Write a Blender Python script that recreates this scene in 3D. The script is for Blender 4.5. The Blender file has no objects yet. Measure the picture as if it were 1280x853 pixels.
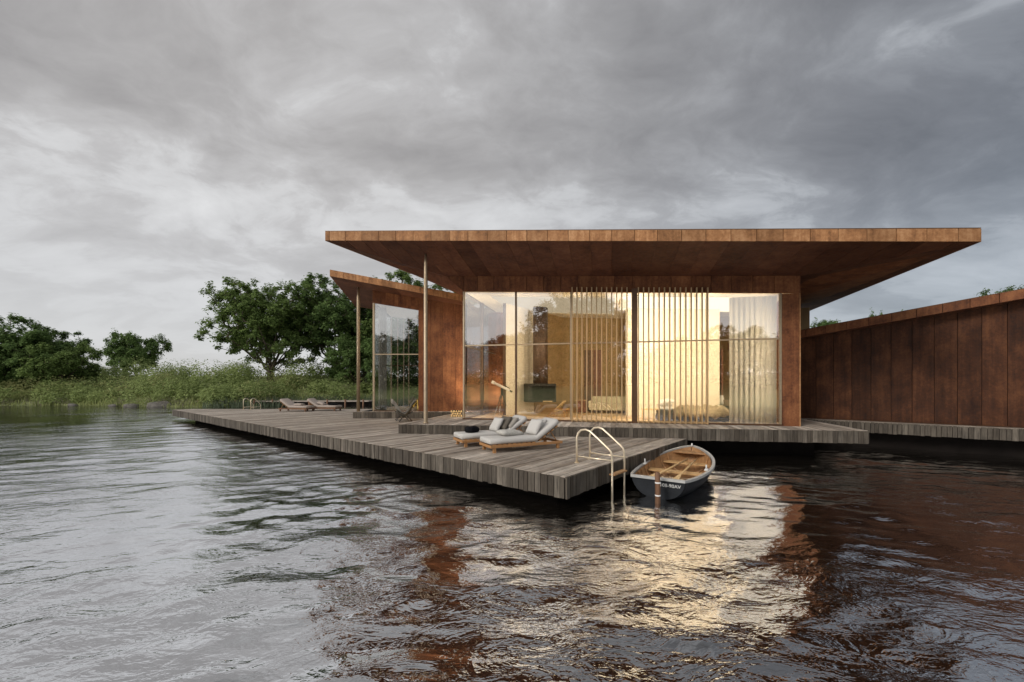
import bpy, bmesh, math, random
import numpy as np
from mathutils import Matrix, Vector

random.seed(7)
RNG = np.random.default_rng(11)
S = bpy.context.scene
COL = S.collection
rad = math.radians

# ------------------------------------------------------------------ camera
CAM_Z = 2.4
cam_d = bpy.data.cameras.new("camera")
cam = bpy.data.objects.new("camera", cam_d)
COL.objects.link(cam)
cam.location = (0, 0, CAM_Z)
cam.rotation_euler = (rad(90), 0, 0)
cam_d.sensor_width = 36
cam_d.lens = 515 / 1280 * 36
cam_d.shift_y = (480 - 426.5) / 1280
cam_d.clip_start = 0.1
cam_d.clip_end = 3000
S.camera = cam

# ------------------------------------------------------------------ render settings
S.view_settings.view_transform = 'Standard'
S.view_settings.look = 'None'
S.view_settings.gamma = 1
S.view_settings.exposure = 0.50
S.view_settings.use_curve_mapping = False
S.cycles.use_denoising = True
S.cycles.max_bounces = 8
S.cycles.diffuse_bounces = 3
S.cycles.glossy_bounces = 4
S.cycles.transparent_max_bounces = 16
S.cycles.caustics_reflective = True
S.cycles.blur_glossy = 1.0
S.cycles.caustics_refractive = False
S.cycles.sample_clamp_indirect = 6

# ------------------------------------------------------------------ sky
SUN_EL, SUN_AZ = 30.0, -133.0          # azimuth clockwise from +Y: behind the camera, to the left
W = bpy.data.worlds.new("World")
S.world = W
W.use_nodes = True


class NT:
    """small helper for building node trees"""
    def __init__(self, tree):
        self.t = tree
        tree.nodes.clear()

    def n(self, typ, **kw):
        nd = self.t.nodes.new(typ)
        for k, v in kw.items():
            if k.startswith('i_'):
                key = k[2:]
                key = int(key) if key.isdigit() else key.replace('_', ' ')
                self.set(nd, key, v)
            else:
                setattr(nd, k, v)
        return nd

    def set(self, nd, key, v):
        if isinstance(v, bpy.types.NodeSocket):
            self.t.links.new(v, nd.inputs[key])
        elif isinstance(v, bpy.types.Node):
            self.t.links.new(v.outputs[0], nd.inputs[key])
        else:
            nd.inputs[key].default_value = v

    def math(self, op, a, b=None, c=None, clamp=False):
        nd = self.n('ShaderNodeMath', operation=op, use_clamp=clamp)
        self.set(nd, 0, a)
        if b is not None:
            self.set(nd, 1, b)
        if c is not None:
            self.set(nd, 2, c)
        return nd.outputs[0]

    def vmath(self, op, a, b=None, out=0):
        nd = self.n('ShaderNodeVectorMath', operation=op)
        self.set(nd, 0, a)
        if b is not None:
            self.set(nd, 1, b)
        return nd.outputs[out]

    def noise(self, vec, scale, detail=4, rough=0.55, dist=0.0):
        nd = self.n('ShaderNodeTexNoise')
        if vec is not None:
            self.set(nd, 'Vector', vec)
        nd.inputs['Scale'].default_value = scale
        nd.inputs['Detail'].default_value = detail
        nd.inputs['Roughness'].default_value = rough
        nd.inputs['Distortion'].default_value = dist
        return nd.outputs[0]

    def ramp(self, fac, stops, interp='LINEAR'):
        nd = self.n('ShaderNodeValToRGB')
        cr = nd.color_ramp
        cr.interpolation = interp
        while len(cr.elements) < len(stops):
            cr.elements.new(0.5)
        for e, (p, c) in zip(cr.elements, stops):
            e.position = p
            e.color = (c[0], c[1], c[2], 1) if hasattr(c, '__len__') else (c, c, c, 1)
        self.set(nd, 0, fac)
        return nd.outputs[0]

    def mix(self, fac, a, b, blend='MIX'):
        nd = self.n('ShaderNodeMix', data_type='RGBA', blend_type=blend)
        nd.clamp_factor = True
        self.set(nd, 0, fac)
        for i, v in ((6, a), (7, b)):
            if isinstance(v, (tuple, list)) and len(v) == 3:
                v = (v[0], v[1], v[2], 1)
            self.set(nd, i, v)
        return nd.outputs[2]

    def maprange(self, v, a, b, c=0.0, d=1.0, smooth=False):
        nd = self.n('ShaderNodeMapRange', interpolation_type='SMOOTHSTEP' if smooth else 'LINEAR')
        self.set(nd, 0, v)
        for i, x in enumerate((a, b, c, d)):
            nd.inputs[i + 1].default_value = x
        return nd.outputs[0]


def build_world():
    t = NT(W.node_tree)
    out = t.n('ShaderNodeOutputWorld')
    tc = t.n('ShaderNodeTexCoord')
    d = tc.outputs['Generated']
    sep = t.n('ShaderNodeSeparateXYZ', i_0=d)
    x, y, z = sep.outputs[0], sep.outputs[1], sep.outputs[2]
    zz = t.math('ADD', t.math('MAXIMUM', z, 0.0), 0.26)
    px = t.math('DIVIDE', x, zz)
    py = t.math('DIVIDE', y, zz)
    comb = t.n('ShaderNodeCombineXYZ', i_0=px, i_1=py, i_2=0.0)
    # clouds lie in a flat layer, stretched a little across the view
    mp = t.n('ShaderNodeMapping', i_0=comb.outputs[0])
    mp.inputs['Rotation'].default_value = (0, 0, rad(-18))
    mp.inputs['Scale'].default_value = (0.80, 1.0, 1.0)
    mp.inputs['Location'].default_value = (2.2, 14.1, 0)
    warp = t.noise(mp.outputs[0], 1.6, 4, 0.5)
    vec = t.vmath('ADD', mp.outputs[0], t.n('ShaderNodeCombineXYZ', i_0=t.math('MULTIPLY', warp, 0.45), i_1=t.math('MULTIPLY', warp, -0.35)).outputs[0])
    n1 = t.noise(vec, 1.45, 10, 0.57, 0.10)
    n2 = t.noise(vec, 5.0, 9, 0.62, 0.15)
    n3 = t.noise(vec, 0.52, 3, 0.5, 0.0)
    v = t.math('MULTIPLY_ADD', n2, 0.33, t.math('MULTIPLY_ADD', n1, 0.85, t.math('MULTIPLY', n3, 0.40)))
    v = t.maprange(v, 0.585, 0.985, 0.0, 1.0)
    cool = t.ramp(v, [(0.0, (0.076, 0.084, 0.098)), (0.30, (0.108, 0.118, 0.136)), (0.50, (0.152, 0.165, 0.186)), (0.60, (0.228, 0.244, 0.268)), (1.0, (0.37, 0.39, 0.42))])
    warm = t.ramp(v, [(0.0, (0.262, 0.251, 0.246)), (0.30, (0.340, 0.329, 0.323)), (0.50, (0.415, 0.406, 0.402)), (0.60, (0.490, 0.486, 0.484)), (1.0, (0.64, 0.64, 0.64))])
    # the cover is thinner toward the low west, thicker toward the north-east and overhead
    hz = t.maprange(z, 0.02, 0.42, 1.0, 0.0, True)
    bright = t.vmath('DOT_PRODUCT', d, (-0.93, 0.36, 0.0), out=1)
    west = t.maprange(bright, -0.80, 0.70, 0.0, 1.0, True)
    south = t.maprange(t.vmath('DOT_PRODUCT', d, (0.0, -1.0, 0.0), out=1), -0.55, 0.75, 0.0, 1.0, True)
    west = t.math('MAXIMUM', west, south)
    cloud = t.mix(west, cool, warm)
    k = t.math('MULTIPLY_ADD', south, 0.35, 1.0)
    cloud = t.mix(1.0, cloud, t.n('ShaderNodeCombineColor', i_0=k, i_1=k, i_2=k).outputs[0], 'MULTIPLY')
    veil = t.mix(west, (0.27, 0.312, 0.36), (0.49, 0.492, 0.50))
    thin = t.math('MULTIPLY', hz, t.math('MULTIPLY_ADD', west, 0.30, 0.50), clamp=True)
    col = t.mix(thin, cloud, veil)
    bg1 = t.n('ShaderNodeBackground', i_0=col, i_1=1.0)
    # the clear sky above, that only faintly comes through
    sky = t.n('ShaderNodeTexSky', sky_type='NISHITA', sun_disc=False)
    sky.sun_elevation = rad(SUN_EL)
    sky.sun_rotation = rad(SUN_AZ)
    bg2 = t.n('ShaderNodeBackground', i_0=sky.outputs[0], i_1=0.06)
    mx = t.n('ShaderNodeMixShader', i_0=0.90)
    t.t.links.new(bg2.outputs[0], mx.inputs[1])
    t.t.links.new(bg1.outputs[0], mx.inputs[2])
    t.t.links.new(mx.outputs[0], out.inputs[0])


build_world()

# ------------------------------------------------------------------ sun (veiled by cloud)
sun_d = bpy.data.lights.new("sun", 'SUN')
sun_d.energy = 1.25
sun_d.angle = rad(18)
sun_d.color = (1.0, 0.93, 0.84)
sun = bpy.data.objects.new("sun", sun_d)
COL.objects.link(sun)
az, el = rad(SUN_AZ), rad(SUN_EL)
to_sun = Vector((math.sin(az) * math.cos(el), math.cos(az) * math.cos(el), math.sin(el)))
sun.rotation_euler = to_sun.to_track_quat('Z', 'Y').to_euler()

# ================================================================== materials
MATS = {}


def principled(name, **kw):
    m = bpy.data.materials.new(name)
    m.use_nodes = True
    t = NT(m.node_tree)
    out = t.n('ShaderNodeOutputMaterial')
    p = t.n('ShaderNodeBsdfPrincipled')
    t.t.links.new(p.outputs[0], out.inputs[0])
    MATS[name] = m
    return m, t, p, out


def bump(t, p, height, strength, dist=0.02):
    b = t.n('ShaderNodeBump', i_Height=height)
    b.inputs['Strength'].default_value = strength
    b.inputs['Distance'].default_value = dist
    t.t.links.new(b.outputs[0], p.inputs['Normal'])


def mat_simple(name, c, rough=0.6, metal=0.0, var=0.25, scale=6.0, bmp=0.0, spec=0.5, stretch=None):
    m, t, p, _ = principled(name)
    tc = t.n('ShaderNodeTexCoord')
    vec = tc.outputs['Object']
    if stretch:
        mp = t.n('ShaderNodeMapping', i_0=vec)
        mp.inputs['Scale'].default_value = stretch
        vec = mp.outputs[0]
    n = t.noise(vec, scale, 5, 0.6)
    lo = tuple(x * (1 - var) for x in c)
    hi = tuple(min(1, x * (1 + var)) for x in c)
    p.inputs['Roughness'].default_value = rough
    p.inputs['Metallic'].default_value = metal
    p.inputs['Specular IOR Level'].default_value = spec
    t.set(p, 'Base Color', t.ramp(n, [(0.25, lo), (0.75, hi)]))
    if bmp:
        bump(t, p, n, bmp)
    return m


def mat_corten(name, dark, mid, light):
    m, t, p, _ = principled(name)
    g = t.n('ShaderNodeNewGeometry')
    oi = t.n('ShaderNodeObjectInfo')
    off = t.vmath('MULTIPLY', (17.0, 9.0, 23.0), t.n('ShaderNodeCombineXYZ', i_0=oi.outputs['Random'], i_1=oi.outputs['Random'], i_2=oi.outputs['Random']).outputs[0])
    pos = t.vmath('ADD', g.outputs['Position'], off)
    n1 = t.noise(pos, 1.3, 7, 0.62, 0.3)
    n2 = t.noise(pos, 14.0, 5, 0.65)
    mp = t.n('ShaderNodeMapping', i_0=pos)
    mp.inputs['Scale'].default_value = (5.0, 5.0, 0.35)
    n3 = t.noise(mp.outputs[0], 1.6, 4, 0.6)
    v = t.math('MULTIPLY_ADD', n2, 0.30, t.math('MULTIPLY_ADD', n1, 0.5, t.math('MULTIPLY', n3, 0.28)))
    c = t.ramp(v, [(0.42, dark), (0.54, mid), (0.66, light)])
    k = t.maprange(oi.outputs['Random'], 0, 1, 0.78, 1.22)
    c = t.mix(1.0, c, t.n('ShaderNodeCombineColor', i_0=k, i_1=k, i_2=k).outputs[0], 'MULTIPLY')
    t.set(p, 'Base Color', c)
    t.set(p, 'Roughness', t.maprange(n2, 0.3, 0.7, 0.52, 0.8))
    p.inputs['Specular IOR Level'].default_value = 0.18
    bump(t, p, t.math('MULTIPLY_ADD', n2, 0.7, n1), 0.25, 0.01)
    return m


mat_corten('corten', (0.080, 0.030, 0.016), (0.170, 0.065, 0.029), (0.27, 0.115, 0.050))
mat_corten('corten_dark', (0.026, 0.0105, 0.006), (0.060, 0.0225, 0.0105), (0.110, 0.044, 0.019))  # darker corten tones, used on the long right wing
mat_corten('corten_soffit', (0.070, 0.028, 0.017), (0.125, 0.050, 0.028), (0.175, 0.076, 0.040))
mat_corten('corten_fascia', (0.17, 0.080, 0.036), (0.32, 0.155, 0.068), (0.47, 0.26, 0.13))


def mat_plank(name, axis, base=(0.42, 0.37, 0.32)):
    m, t, p, _ = principled(name)
    tc = t.n('ShaderNodeTexCoord')
    oi = t.n('ShaderNodeObjectInfo')
    r = oi.outputs['Random']
    off = t.n('ShaderNodeCombineXYZ', i_0=t.math('MULTIPLY', r, 37.0), i_1=t.math('MULTIPLY', r, 91.0), i_2=t.math('MULTIPLY', r, 53.0))
    pos = t.vmath('ADD', tc.outputs['Object'], off.outputs[0])
    mp = t.n('ShaderNodeMapping', i_0=pos)
    sc = [14.0, 14.0, 14.0]
    sc[axis] = 0.9
    mp.inputs['Scale'].default_value = sc
    grain = t.noise(mp.outputs[0], 2.2, 6, 0.7, 0.4)
    blot = t.noise(pos, 1.7, 4, 0.6)
    v = t.math('MULTIPLY_ADD', grain, 0.65, t.math('MULTIPLY', blot, 0.35))
    b = base
    c = t.ramp(v, [(0.33, [x * 0.28 for x in b]), (0.47, [x * 0.80 for x in b]), (0.60, [x * 1.25 for x in b]), (0.76, [x * 1.9 for x in b])])
    # each board has weathered on its own
    k = t.ramp(r, [(0.0, (0.58, 0.54, 0.50)), (0.3, (0.82, 0.80, 0.78)), (0.7, (1.05, 1.03, 1.0)), (0.92, (1.3, 1.3, 1.3)), (1.0, (1.7, 1.7, 1.68))])
    c = t.mix(1.0, c, k, 'MULTIPLY')
    t.set(p, 'Base Color', c)
    p.inputs['Roughness'].default_value = 0.72
    p.inputs['Specular IOR Level'].default_value = 0.3
    bump(t, p, grain, 0.5, 0.006)
    return m


mat_plank('plank', 0)
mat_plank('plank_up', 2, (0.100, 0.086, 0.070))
mat_simple('bronze', (0.40, 0.315, 0.215), 0.48, 0.75, 0.15, 9)
mat_simple('bronze_dark', (0.12, 0.065, 0.035), 0.45, 0.4, 0.2, 9)
mat_simple('polished_brass', (0.86, 0.74, 0.56), 0.30, 0.75, 0.08, 9)
mat_simple('slat_wood', (0.44, 0.30, 0.155), 0.5, 0.0, 0.2, 3, stretch=(9, 9, 0.5))
mat_simple('plaster', (0.80, 0.73, 0.60), 0.85, 0, 0.05, 2.5, 0.05)
mat_simple('ochre_plaster', (0.36, 0.245, 0.12), 0.85, 0, 0.12, 2.2, 0.05)
mat_simple('oak_floor', (0.56, 0.40, 0.22), 0.45, 0, 0.2, 3, stretch=(1, 8, 1))
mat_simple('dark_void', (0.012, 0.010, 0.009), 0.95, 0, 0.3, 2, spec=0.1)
mat_simple('black_steel', (0.016, 0.014, 0.012), 0.55, 0.3, 0.2, 5)
mat_simple('flue_steel', (0.10, 0.060, 0.040), 0.5, 0.4, 0.25, 4)
mat_simple('teak', (0.42, 0.215, 0.085), 0.5, 0, 0.25, 3, 0.1, stretch=(1.2, 9, 9))
mat_simple('pale_wood', (0.60, 0.43, 0.22), 0.5, 0, 0.2, 3, stretch=(1.2, 9, 9))
mat_simple('boat_wood', (0.36, 0.195, 0.085), 0.5, 0, 0.35, 2.2, 0.1, stretch=(1.0, 7, 7))
mat_simple('boat_seat_wood', (0.58, 0.36, 0.16), 0.45, 0, 0.25, 2.2, 0.1, stretch=(7, 1, 7))
mat_simple('oar_wood', (0.62, 0.42, 0.20), 0.4, 0, 0.2, 3)
mat_simple('hull_paint', (0.026, 0.029, 0.034), 0.5, 0, 0.25, 4, spec=0.12)
mat_simple('gunwale_paint', (0.42, 0.42, 0.41), 0.5, 0, 0.12, 8)
mat_simple('white_paint', (0.80, 0.80, 0.78), 0.5, 0, 0.05, 8)
mat_simple('linen', (0.55, 0.535, 0.51), 0.95, 0, 0.06, 30, 0.12, spec=0.1)
mat_simple('linen_pattern', (0.48, 0.465, 0.43), 0.95, 0, 0.28, 26, 0.12, spec=0.1)
mat_simple('taupe_cloth', (0.135, 0.118, 0.098), 0.95, 0, 0.2, 24, 0.12, spec=0.1)
mat_simple('beige_cloth', (0.34, 0.315, 0.28), 0.95, 0, 0.15, 24, 0.12, spec=0.1)
mat_simple('black_cloth', (0.010, 0.010, 0.012), 0.95, 0, 0.4, 20, 0.2, spec=0.1)
mat_simple('grey_mattress', (0.42, 0.36, 0.32), 0.95, 0, 0.1, 24, 0.1, spec=0.1)
mat_simple('sling_grey', (0.115, 0.108, 0.095), 0.9, 0, 0.15, 14, 0.1, spec=0.2)
mat_simple('sling_light', (0.27, 0.25, 0.22), 0.9, 0, 0.15, 14, 0.1, spec=0.2)
mat_simple('yellow_cloth', (0.60, 0.44, 0.14), 0.95, 0, 0.45, 12, 0.2, spec=0.1)
mat_simple('sofa_cloth', (0.62, 0.56, 0.40), 0.95, 0, 0.12, 12, 0.15, spec=0.1)
mat_simple('fur_cloth', (0.32, 0.26, 0.175), 1.0, 0, 0.55, 9, 0.6, spec=0.05)
mat_simple('bed_base', (0.060, 0.055, 0.050), 0.8, 0, 0.3, 5)
mat_simple('door_red', (0.19, 0.075, 0.035), 0.5, 0, 0.2, 4)
mat_simple('cut_wood', (0.66, 0.46, 0.22), 0.8, 0, 0.25, 9)
mat_simple('bark', (0.105, 0.085, 0.065), 0.95, 0, 0.45, 5, 0.5, spec=0.2, stretch=(4, 4, 0.8))
mat_simple('post_wood', (0.16, 0.080, 0.042), 0.65, 0, 0.4, 4, 0.4, stretch=(6, 6, 0.6))
mat_simple('rock', (0.14, 0.132, 0.118), 0.95, 0, 0.35, 3.5, 0.5, spec=0.2)
mat_simple('telescope_white', (0.72, 0.70, 0.66), 0.35, 0, 0.04, 8)


def mat_curtain():
    m, t, p, out = principled('curtain')
    tc = t.n('ShaderNodeTexCoord')
    n = t.noise(tc.outputs['Object'], 60, 3, 0.6)
    c = t.ramp(n, [(0.3, (0.84, 0.83, 0.79)), (0.7, (0.90, 0.89, 0.86))])
    t.set(p, 'Base Color', c)
    p.inputs['Roughness'].default_value = 0.95
    tr = t.n('ShaderNodeBsdfTranslucent', i_0=c)
    tp = t.n('ShaderNodeBsdfTransparent')
    m1 = t.n('ShaderNodeMixShader', i_0=0.45)
    t.t.links.new(p.outputs[0], m1.inputs[1])
    t.t.links.new(tr.outputs[0], m1.inputs[2])
    m2 = t.n('ShaderNodeMixShader', i_0=0.12)
    t.t.links.new(m1.outputs[0], m2.inputs[1])
    t.t.links.new(tp.outputs[0], m2.inputs[2])
    t.t.links.new(m2.outputs[0], out.inputs[0])


mat_curtain()


def mat_glass(name, base):
    m = bpy.data.materials.new(name)
    m.use_nodes = True
    MATS[name] = m
    t = NT(m.node_tree)
    out = t.n('ShaderNodeOutputMaterial')
    tp = t.n('ShaderNodeBsdfTransparent', i_0=(0.955, 0.955, 0.945, 1))
    gl = t.n('ShaderNodeBsdfGlossy', i_0=(1, 1, 1, 1))
    gl.inputs['Roughness'].default_value = 0.0
    lw = t.n('ShaderNodeFresnel')
    lw.inputs[0].default_value = 1.5
    fac = t.math('MULTIPLY_ADD', lw.outputs[0], 0.8 if base else 0.45, base, clamp=True)
    mx = t.n('ShaderNodeMixShader', i_0=fac)
    t.t.links.new(tp.outputs[0], mx.inputs[1])
    t.t.links.new(gl.outputs[0], mx.inputs[2])
    t.t.links.new(mx.outputs[0], out.inputs[0])


mat_glass('glass', 0.28)
mat_glass('glass_clear', 0.0)


def mat_leaf(name, dark, light, trans=0.45, yellow=None):
    m, t, p, out = principled(name)
    g = t.n('ShaderNodeNewGeometry')
    n = t.noise(g.outputs['Position'], 0.45, 3, 0.6)
    v = t.math('MULTIPLY_ADD', g.outputs['Random Per Island'], 0.45, t.math('MULTIPLY', n, 0.6))
    st = [(0.2, dark), (0.75, light)]
    if yellow:
        st.append((0.95, yellow))
    c = t.ramp(v, st)
    t.set(p, 'Base Color', c)
    p.inputs['Roughness'].default_value = 0.6
    p.inputs['Specular IOR Level'].default_value = 0.1
    tr = t.n('ShaderNodeBsdfTranslucent', i_0=c)
    mx = t.n('ShaderNodeMixShader', i_0=trans)
    t.t.links.new(p.outputs[0], mx.inputs[1])
    t.t.links.new(tr.outputs[0], mx.inputs[2])
    t.t.links.new(mx.outputs[0], out.inputs[0])


mat_leaf('leaf_oak', (0.085, 0.135, 0.042), (0.24, 0.33, 0.105))
mat_leaf('leaf_dark', (0.068, 0.118, 0.040), (0.195, 0.29, 0.095))
mat_leaf('leaf_bush', (0.17, 0.225, 0.082), (0.34, 0.41, 0.155), yellow=(0.42, 0.44, 0.21))
mat_leaf('leaf_pale', (0.17, 0.19, 0.075), (0.36, 0.37, 0.16), yellow=(0.47, 0.43, 0.24))
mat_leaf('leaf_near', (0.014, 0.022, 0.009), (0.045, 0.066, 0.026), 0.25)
mat_leaf('meadow', (0.19, 0.225, 0.085), (0.38, 0.42, 0.18), yellow=(0.50, 0.46, 0.27))
mat_leaf('reed', (0.075, 0.105, 0.060), (0.21, 0.25, 0.17), yellow=(0.33, 0.31, 0.20))
mat_leaf('dry_twig', (0.16, 0.14, 0.11), (0.36, 0.32, 0.26))


def mat_ground():
    m, t, p, _ = principled('ground')
    g = t.n('ShaderNodeNewGeometry')
    n = t.noise(g.outputs['Position'], 0.25, 6, 0.65)
    n2 = t.noise(g.outputs['Position'], 3.0, 5, 0.7)
    v = t.math('MULTIPLY_ADD', n2, 0.5, t.math('MULTIPLY', n, 0.5))
    t.set(p, 'Base Color', t.ramp(v, [(0.3, (0.11, 0.135, 0.055)), (0.5, (0.20, 0.225, 0.095)), (0.68, (0.31, 0.29, 0.16))]))
    p.inputs['Roughness'].default_value = 1.0
    bump(t, p, n2, 0.8, 0.1)


mat_ground()


def mat_water():
    m, t, p, _ = principled('water')
    g = t.n('ShaderNodeNewGeometry')
    pos = g.outputs['Position']
    mp = t.n('ShaderNodeMapping', i_0=pos)
    mp.inputs['Rotation'].default_value = (0, 0, rad(-12))
    mp.inputs['Scale'].default_value = (0.62, 1.0, 1.0)
    n1 = t.noise(mp.outputs[0], 2.4, 4, 0.55, 0.7)
    n2 = t.noise(mp.outputs[0], 11.0, 3, 0.55, 0.5)
    n4 = t.noise(mp.outputs[0], 1.15, 3, 0.5, 0.8)
    ridge = t.math('SUBTRACT', 1.0, t.math('ABSOLUTE', t.math('MULTIPLY_ADD', n1, 2.0, -1.0)))
    n3 = t.noise(pos, 0.20, 3, 0.5)
    gust = t.maprange(n3, 0.36, 0.62, 0.30, 1.0, True)
    h = t.math('MULTIPLY_ADD', ridge, 0.023, t.math('MULTIPLY_ADD', n2, 0.0115, t.math('MULTIPLY', n4, 0.024)))
    h = t.math('MULTIPLY', h, gust)
    b = t.n('ShaderNodeBump', i_Height=h)
    b.inputs['Strength'].default_value = 1.0
    b.inputs['Distance'].default_value = 1.0
    t.t.links.new(b.outputs[0], p.inputs['Normal'])
    fr = t.n('ShaderNodeLayerWeight')
    t.t.links.new(b.outputs[0], fr.inputs['Normal'])
    refl = t.maprange(fr.outputs['Facing'], 0.11, 0.61, 0.04, 0.76, True)
    gl = t.n('ShaderNodeBsdfGlossy', i_0=(0.97, 0.98, 1.0, 1))
    gl.inputs['Roughness'].default_value = 0.012
    t.t.links.new(b.outputs[0], gl.inputs['Normal'])
    p.inputs['Base Color'].default_value = (0.014, 0.012, 0.0085, 1)
    p.inputs['Roughness'].default_value = 0.3
    p.inputs['Specular IOR Level'].default_value = 0.0
    mx = t.n('ShaderNodeMixShader', i_0=refl)
    t.t.links.new(p.outputs[0], mx.inputs[1])
    t.t.links.new(gl.outputs[0], mx.inputs[2])
    t.t.links.new(mx.outputs[0], _.inputs[0])


mat_water()

# ================================================================== object helpers


def mesh_from(verts, faces, smooth=False):
    me = bpy.data.meshes.new("m")
    me.from_pydata([tuple(v) for v in verts], [], faces)
    if smooth:
        me.polygons.foreach_set('use_smooth', [True] * len(me.polygons))
    me.update()
    return me


def mesh_np(verts, quads, smooth=False):
    verts = np.asarray(verts, dtype=np.float32)
    quads = np.asarray(quads, dtype=np.int32)
    me = bpy.data.meshes.new("m")
    k = quads.shape[1]
    me.vertices.add(len(verts))
    me.vertices.foreach_set('co', verts.ravel())
    me.loops.add(quads.size)
    me.loops.foreach_set('vertex_index', quads.ravel())
    me.polygons.add(len(quads))
    me.polygons.foreach_set('loop_start', np.arange(0, quads.size, k, dtype=np.int32))
    me.polygons.foreach_set('loop_total', np.full(len(quads), k, dtype=np.int32))
    if smooth:
        me.polygons.foreach_set('use_smooth', np.ones(len(quads), dtype=bool))
    me.update(calc_edges=True)
    return me


def bm_mesh(bm, smooth=False):
    bmesh.ops.recalc_face_normals(bm, faces=bm.faces)
    me = bpy.data.meshes.new("m")
    bm.to_mesh(me)
    bm.free()
    if smooth:
        me.polygons.foreach_set('use_smooth', [True] * len(me.polygons))
    return me


def world_of(o):
    m = Matrix.LocRotScale(o.location, o.rotation_euler, o.scale)
    if o.parent:
        return world_of(o.parent) @ o.matrix_parent_inverse @ m
    return m


def obj(name, me, mat, parent=None, world=True, loc=None, rot=None):
    """one mesh object; world=True: its coordinates are the world's even when it has a parent"""
    o = bpy.data.objects.new(name, me)
    COL.objects.link(o)
    me.name = name
    if mat and not me.materials:
        me.materials.append(MATS[mat])
    if parent:
        o.parent = parent
        if world:
            o.matrix_parent_inverse = world_of(parent).inverted()
    if loc is not None:
        o.location = loc
    if rot is not None:
        o.rotation_euler = rot
    return o


def tag(o, label, cat, group=None):
    o['label'] = label
    o['category'] = cat
    if group:
        o['group'] = group
    return o


def thing(name, label, cat, loc=(0, 0, 0), rz=0.0, group=None):
    o = bpy.data.objects.new(name, None)
    COL.objects.link(o)
    o.location = loc
    o.rotation_euler = (0, 0, rz)
    o.empty_display_size = 0.2
    return tag(o, label, cat, group)


def structure(o):
    o['kind'] = 'structure'
    return o


def copy_tree(o, parent=None):
    c = o.copy()
    COL.objects.link(c)
    if parent:
        c.parent = parent
        c.matrix_parent_inverse = o.matrix_parent_inverse.copy()
    for ch in list(o.children):
        copy_tree(ch, c)
    return c


BOXF = [(0, 3, 2, 1), (4, 5, 6, 7), (0, 1, 5, 4), (1, 2, 6, 5), (2, 3, 7, 6), (3, 0, 4, 7)]


def prism(bot, top):
    """closed prism between two rings of points (any count)"""
    n = len(bot)
    f = [tuple(reversed(range(n))), tuple(range(n, 2 * n))]
    f += [(i, (i + 1) % n, n + (i + 1) % n, n + i) for i in range(n)]
    bm = bmesh.new()
    vs = [bm.verts.new(tuple(p)) for p in list(bot) + list(top)]
    for q in f:
        try:
            bm.faces.new([vs[i] for i in q])
        except ValueError:
            pass
    return bm_mesh(bm)


def slab(plan, z0, z1):
    return prism([(x, y, z0) for x, y in plan], [(x, y, z1) for x, y in plan])


def panel(pts, off):
    """flat-ish plate: the outline pts and the same moved by off"""
    off = Vector(off)
    return prism([Vector(p) for p in pts], [Vector(p) + off for p in pts])


def add_box(bm, c, s, rot=None, bev=0.0):
    m = Matrix.Translation(c) @ (rot.to_4x4() if rot is not None else Matrix.Identity(4)) @ Matrix.Diagonal((s[0], s[1], s[2], 1))
    r = bmesh.ops.create_cube(bm, size=1.0, matrix=m)
    if bev:
        es = list({e for v in r['verts'] for e in v.link_edges})
        bmesh.ops.bevel(bm, geom=es, offset=bev, segments=2, affect='EDGES', profile=0.6)


def box_mesh(c, s, bev=0.0, rz=0.0):
    bm = bmesh.new()
    add_box(bm, c, s, Matrix.Rotation(rz, 3, 'Z') if rz else None, bev)
    return bm_mesh(bm)


def add_tube(bm, pts, r, seg=8, cap=True):
    pts = [Vector(p) for p in pts]
    rs = r if hasattr(r, '__len__') else [r] * len(pts)
    rings = []
    prev = None
    for i, p in enumerate(pts):
        a = pts[max(i - 1, 0)]
        b = pts[min(i + 1, len(pts) - 1)]
        d = (b - a).normalized()
        if prev is None:
            up = Vector((0, 0, 1)) if abs(d.z) < 0.95 else Vector((1, 0, 0))
            x = d.cross(up).normalized()
        else:
            x = (prev - d * prev.dot(d)).normalized()
        prev = x
        y = d.cross(x)
        rings.append([bm.verts.new(p + (x * math.cos(2 * math.pi * k / seg) + y * math.sin(2 * math.pi * k / seg)) * rs[i]) for k in range(seg)])
    for i in range(len(rings) - 1):
        for k in range(seg):
            bm.faces.new((rings[i][k], rings[i][(k + 1) % seg], rings[i + 1][(k + 1) % seg], rings[i + 1][k]))
    if cap:
        bm.faces.new(list(reversed(rings[0])))
        bm.faces.new(rings[-1])


def tube_mesh(pts, r, seg=8, smooth=True):
    bm = bmesh.new()
    add_tube(bm, pts, r, seg)
    return bm_mesh(bm, smooth)


def bar(a, b, w, d, side=None):
    """square bar from a to b, w wide across 'side' and d deep"""
    a, b = Vector(a), Vector(b)
    ax = (b - a).normalized()
    if side is None:
        side = Vector((1, 0, 0)) if abs(ax.z) > 0.9 else Vector((0, 0, 1))
    side = Vector(side)
    side = (side - ax * side.dot(ax)).normalized()
    o = ax.cross(side)
    q = [(-1, -1), (1, -1), (1, 1), (-1, 1)]
    return prism([a + side * (w / 2 * i) + o * (d / 2 * j) for i, j in q], [b + side * (w / 2 * i) + o * (d / 2 * j) for i, j in q])


def V2(x, y):
    return Vector((x, y))


def lerp(a, b, t):
    return a + (b - a) * t


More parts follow.
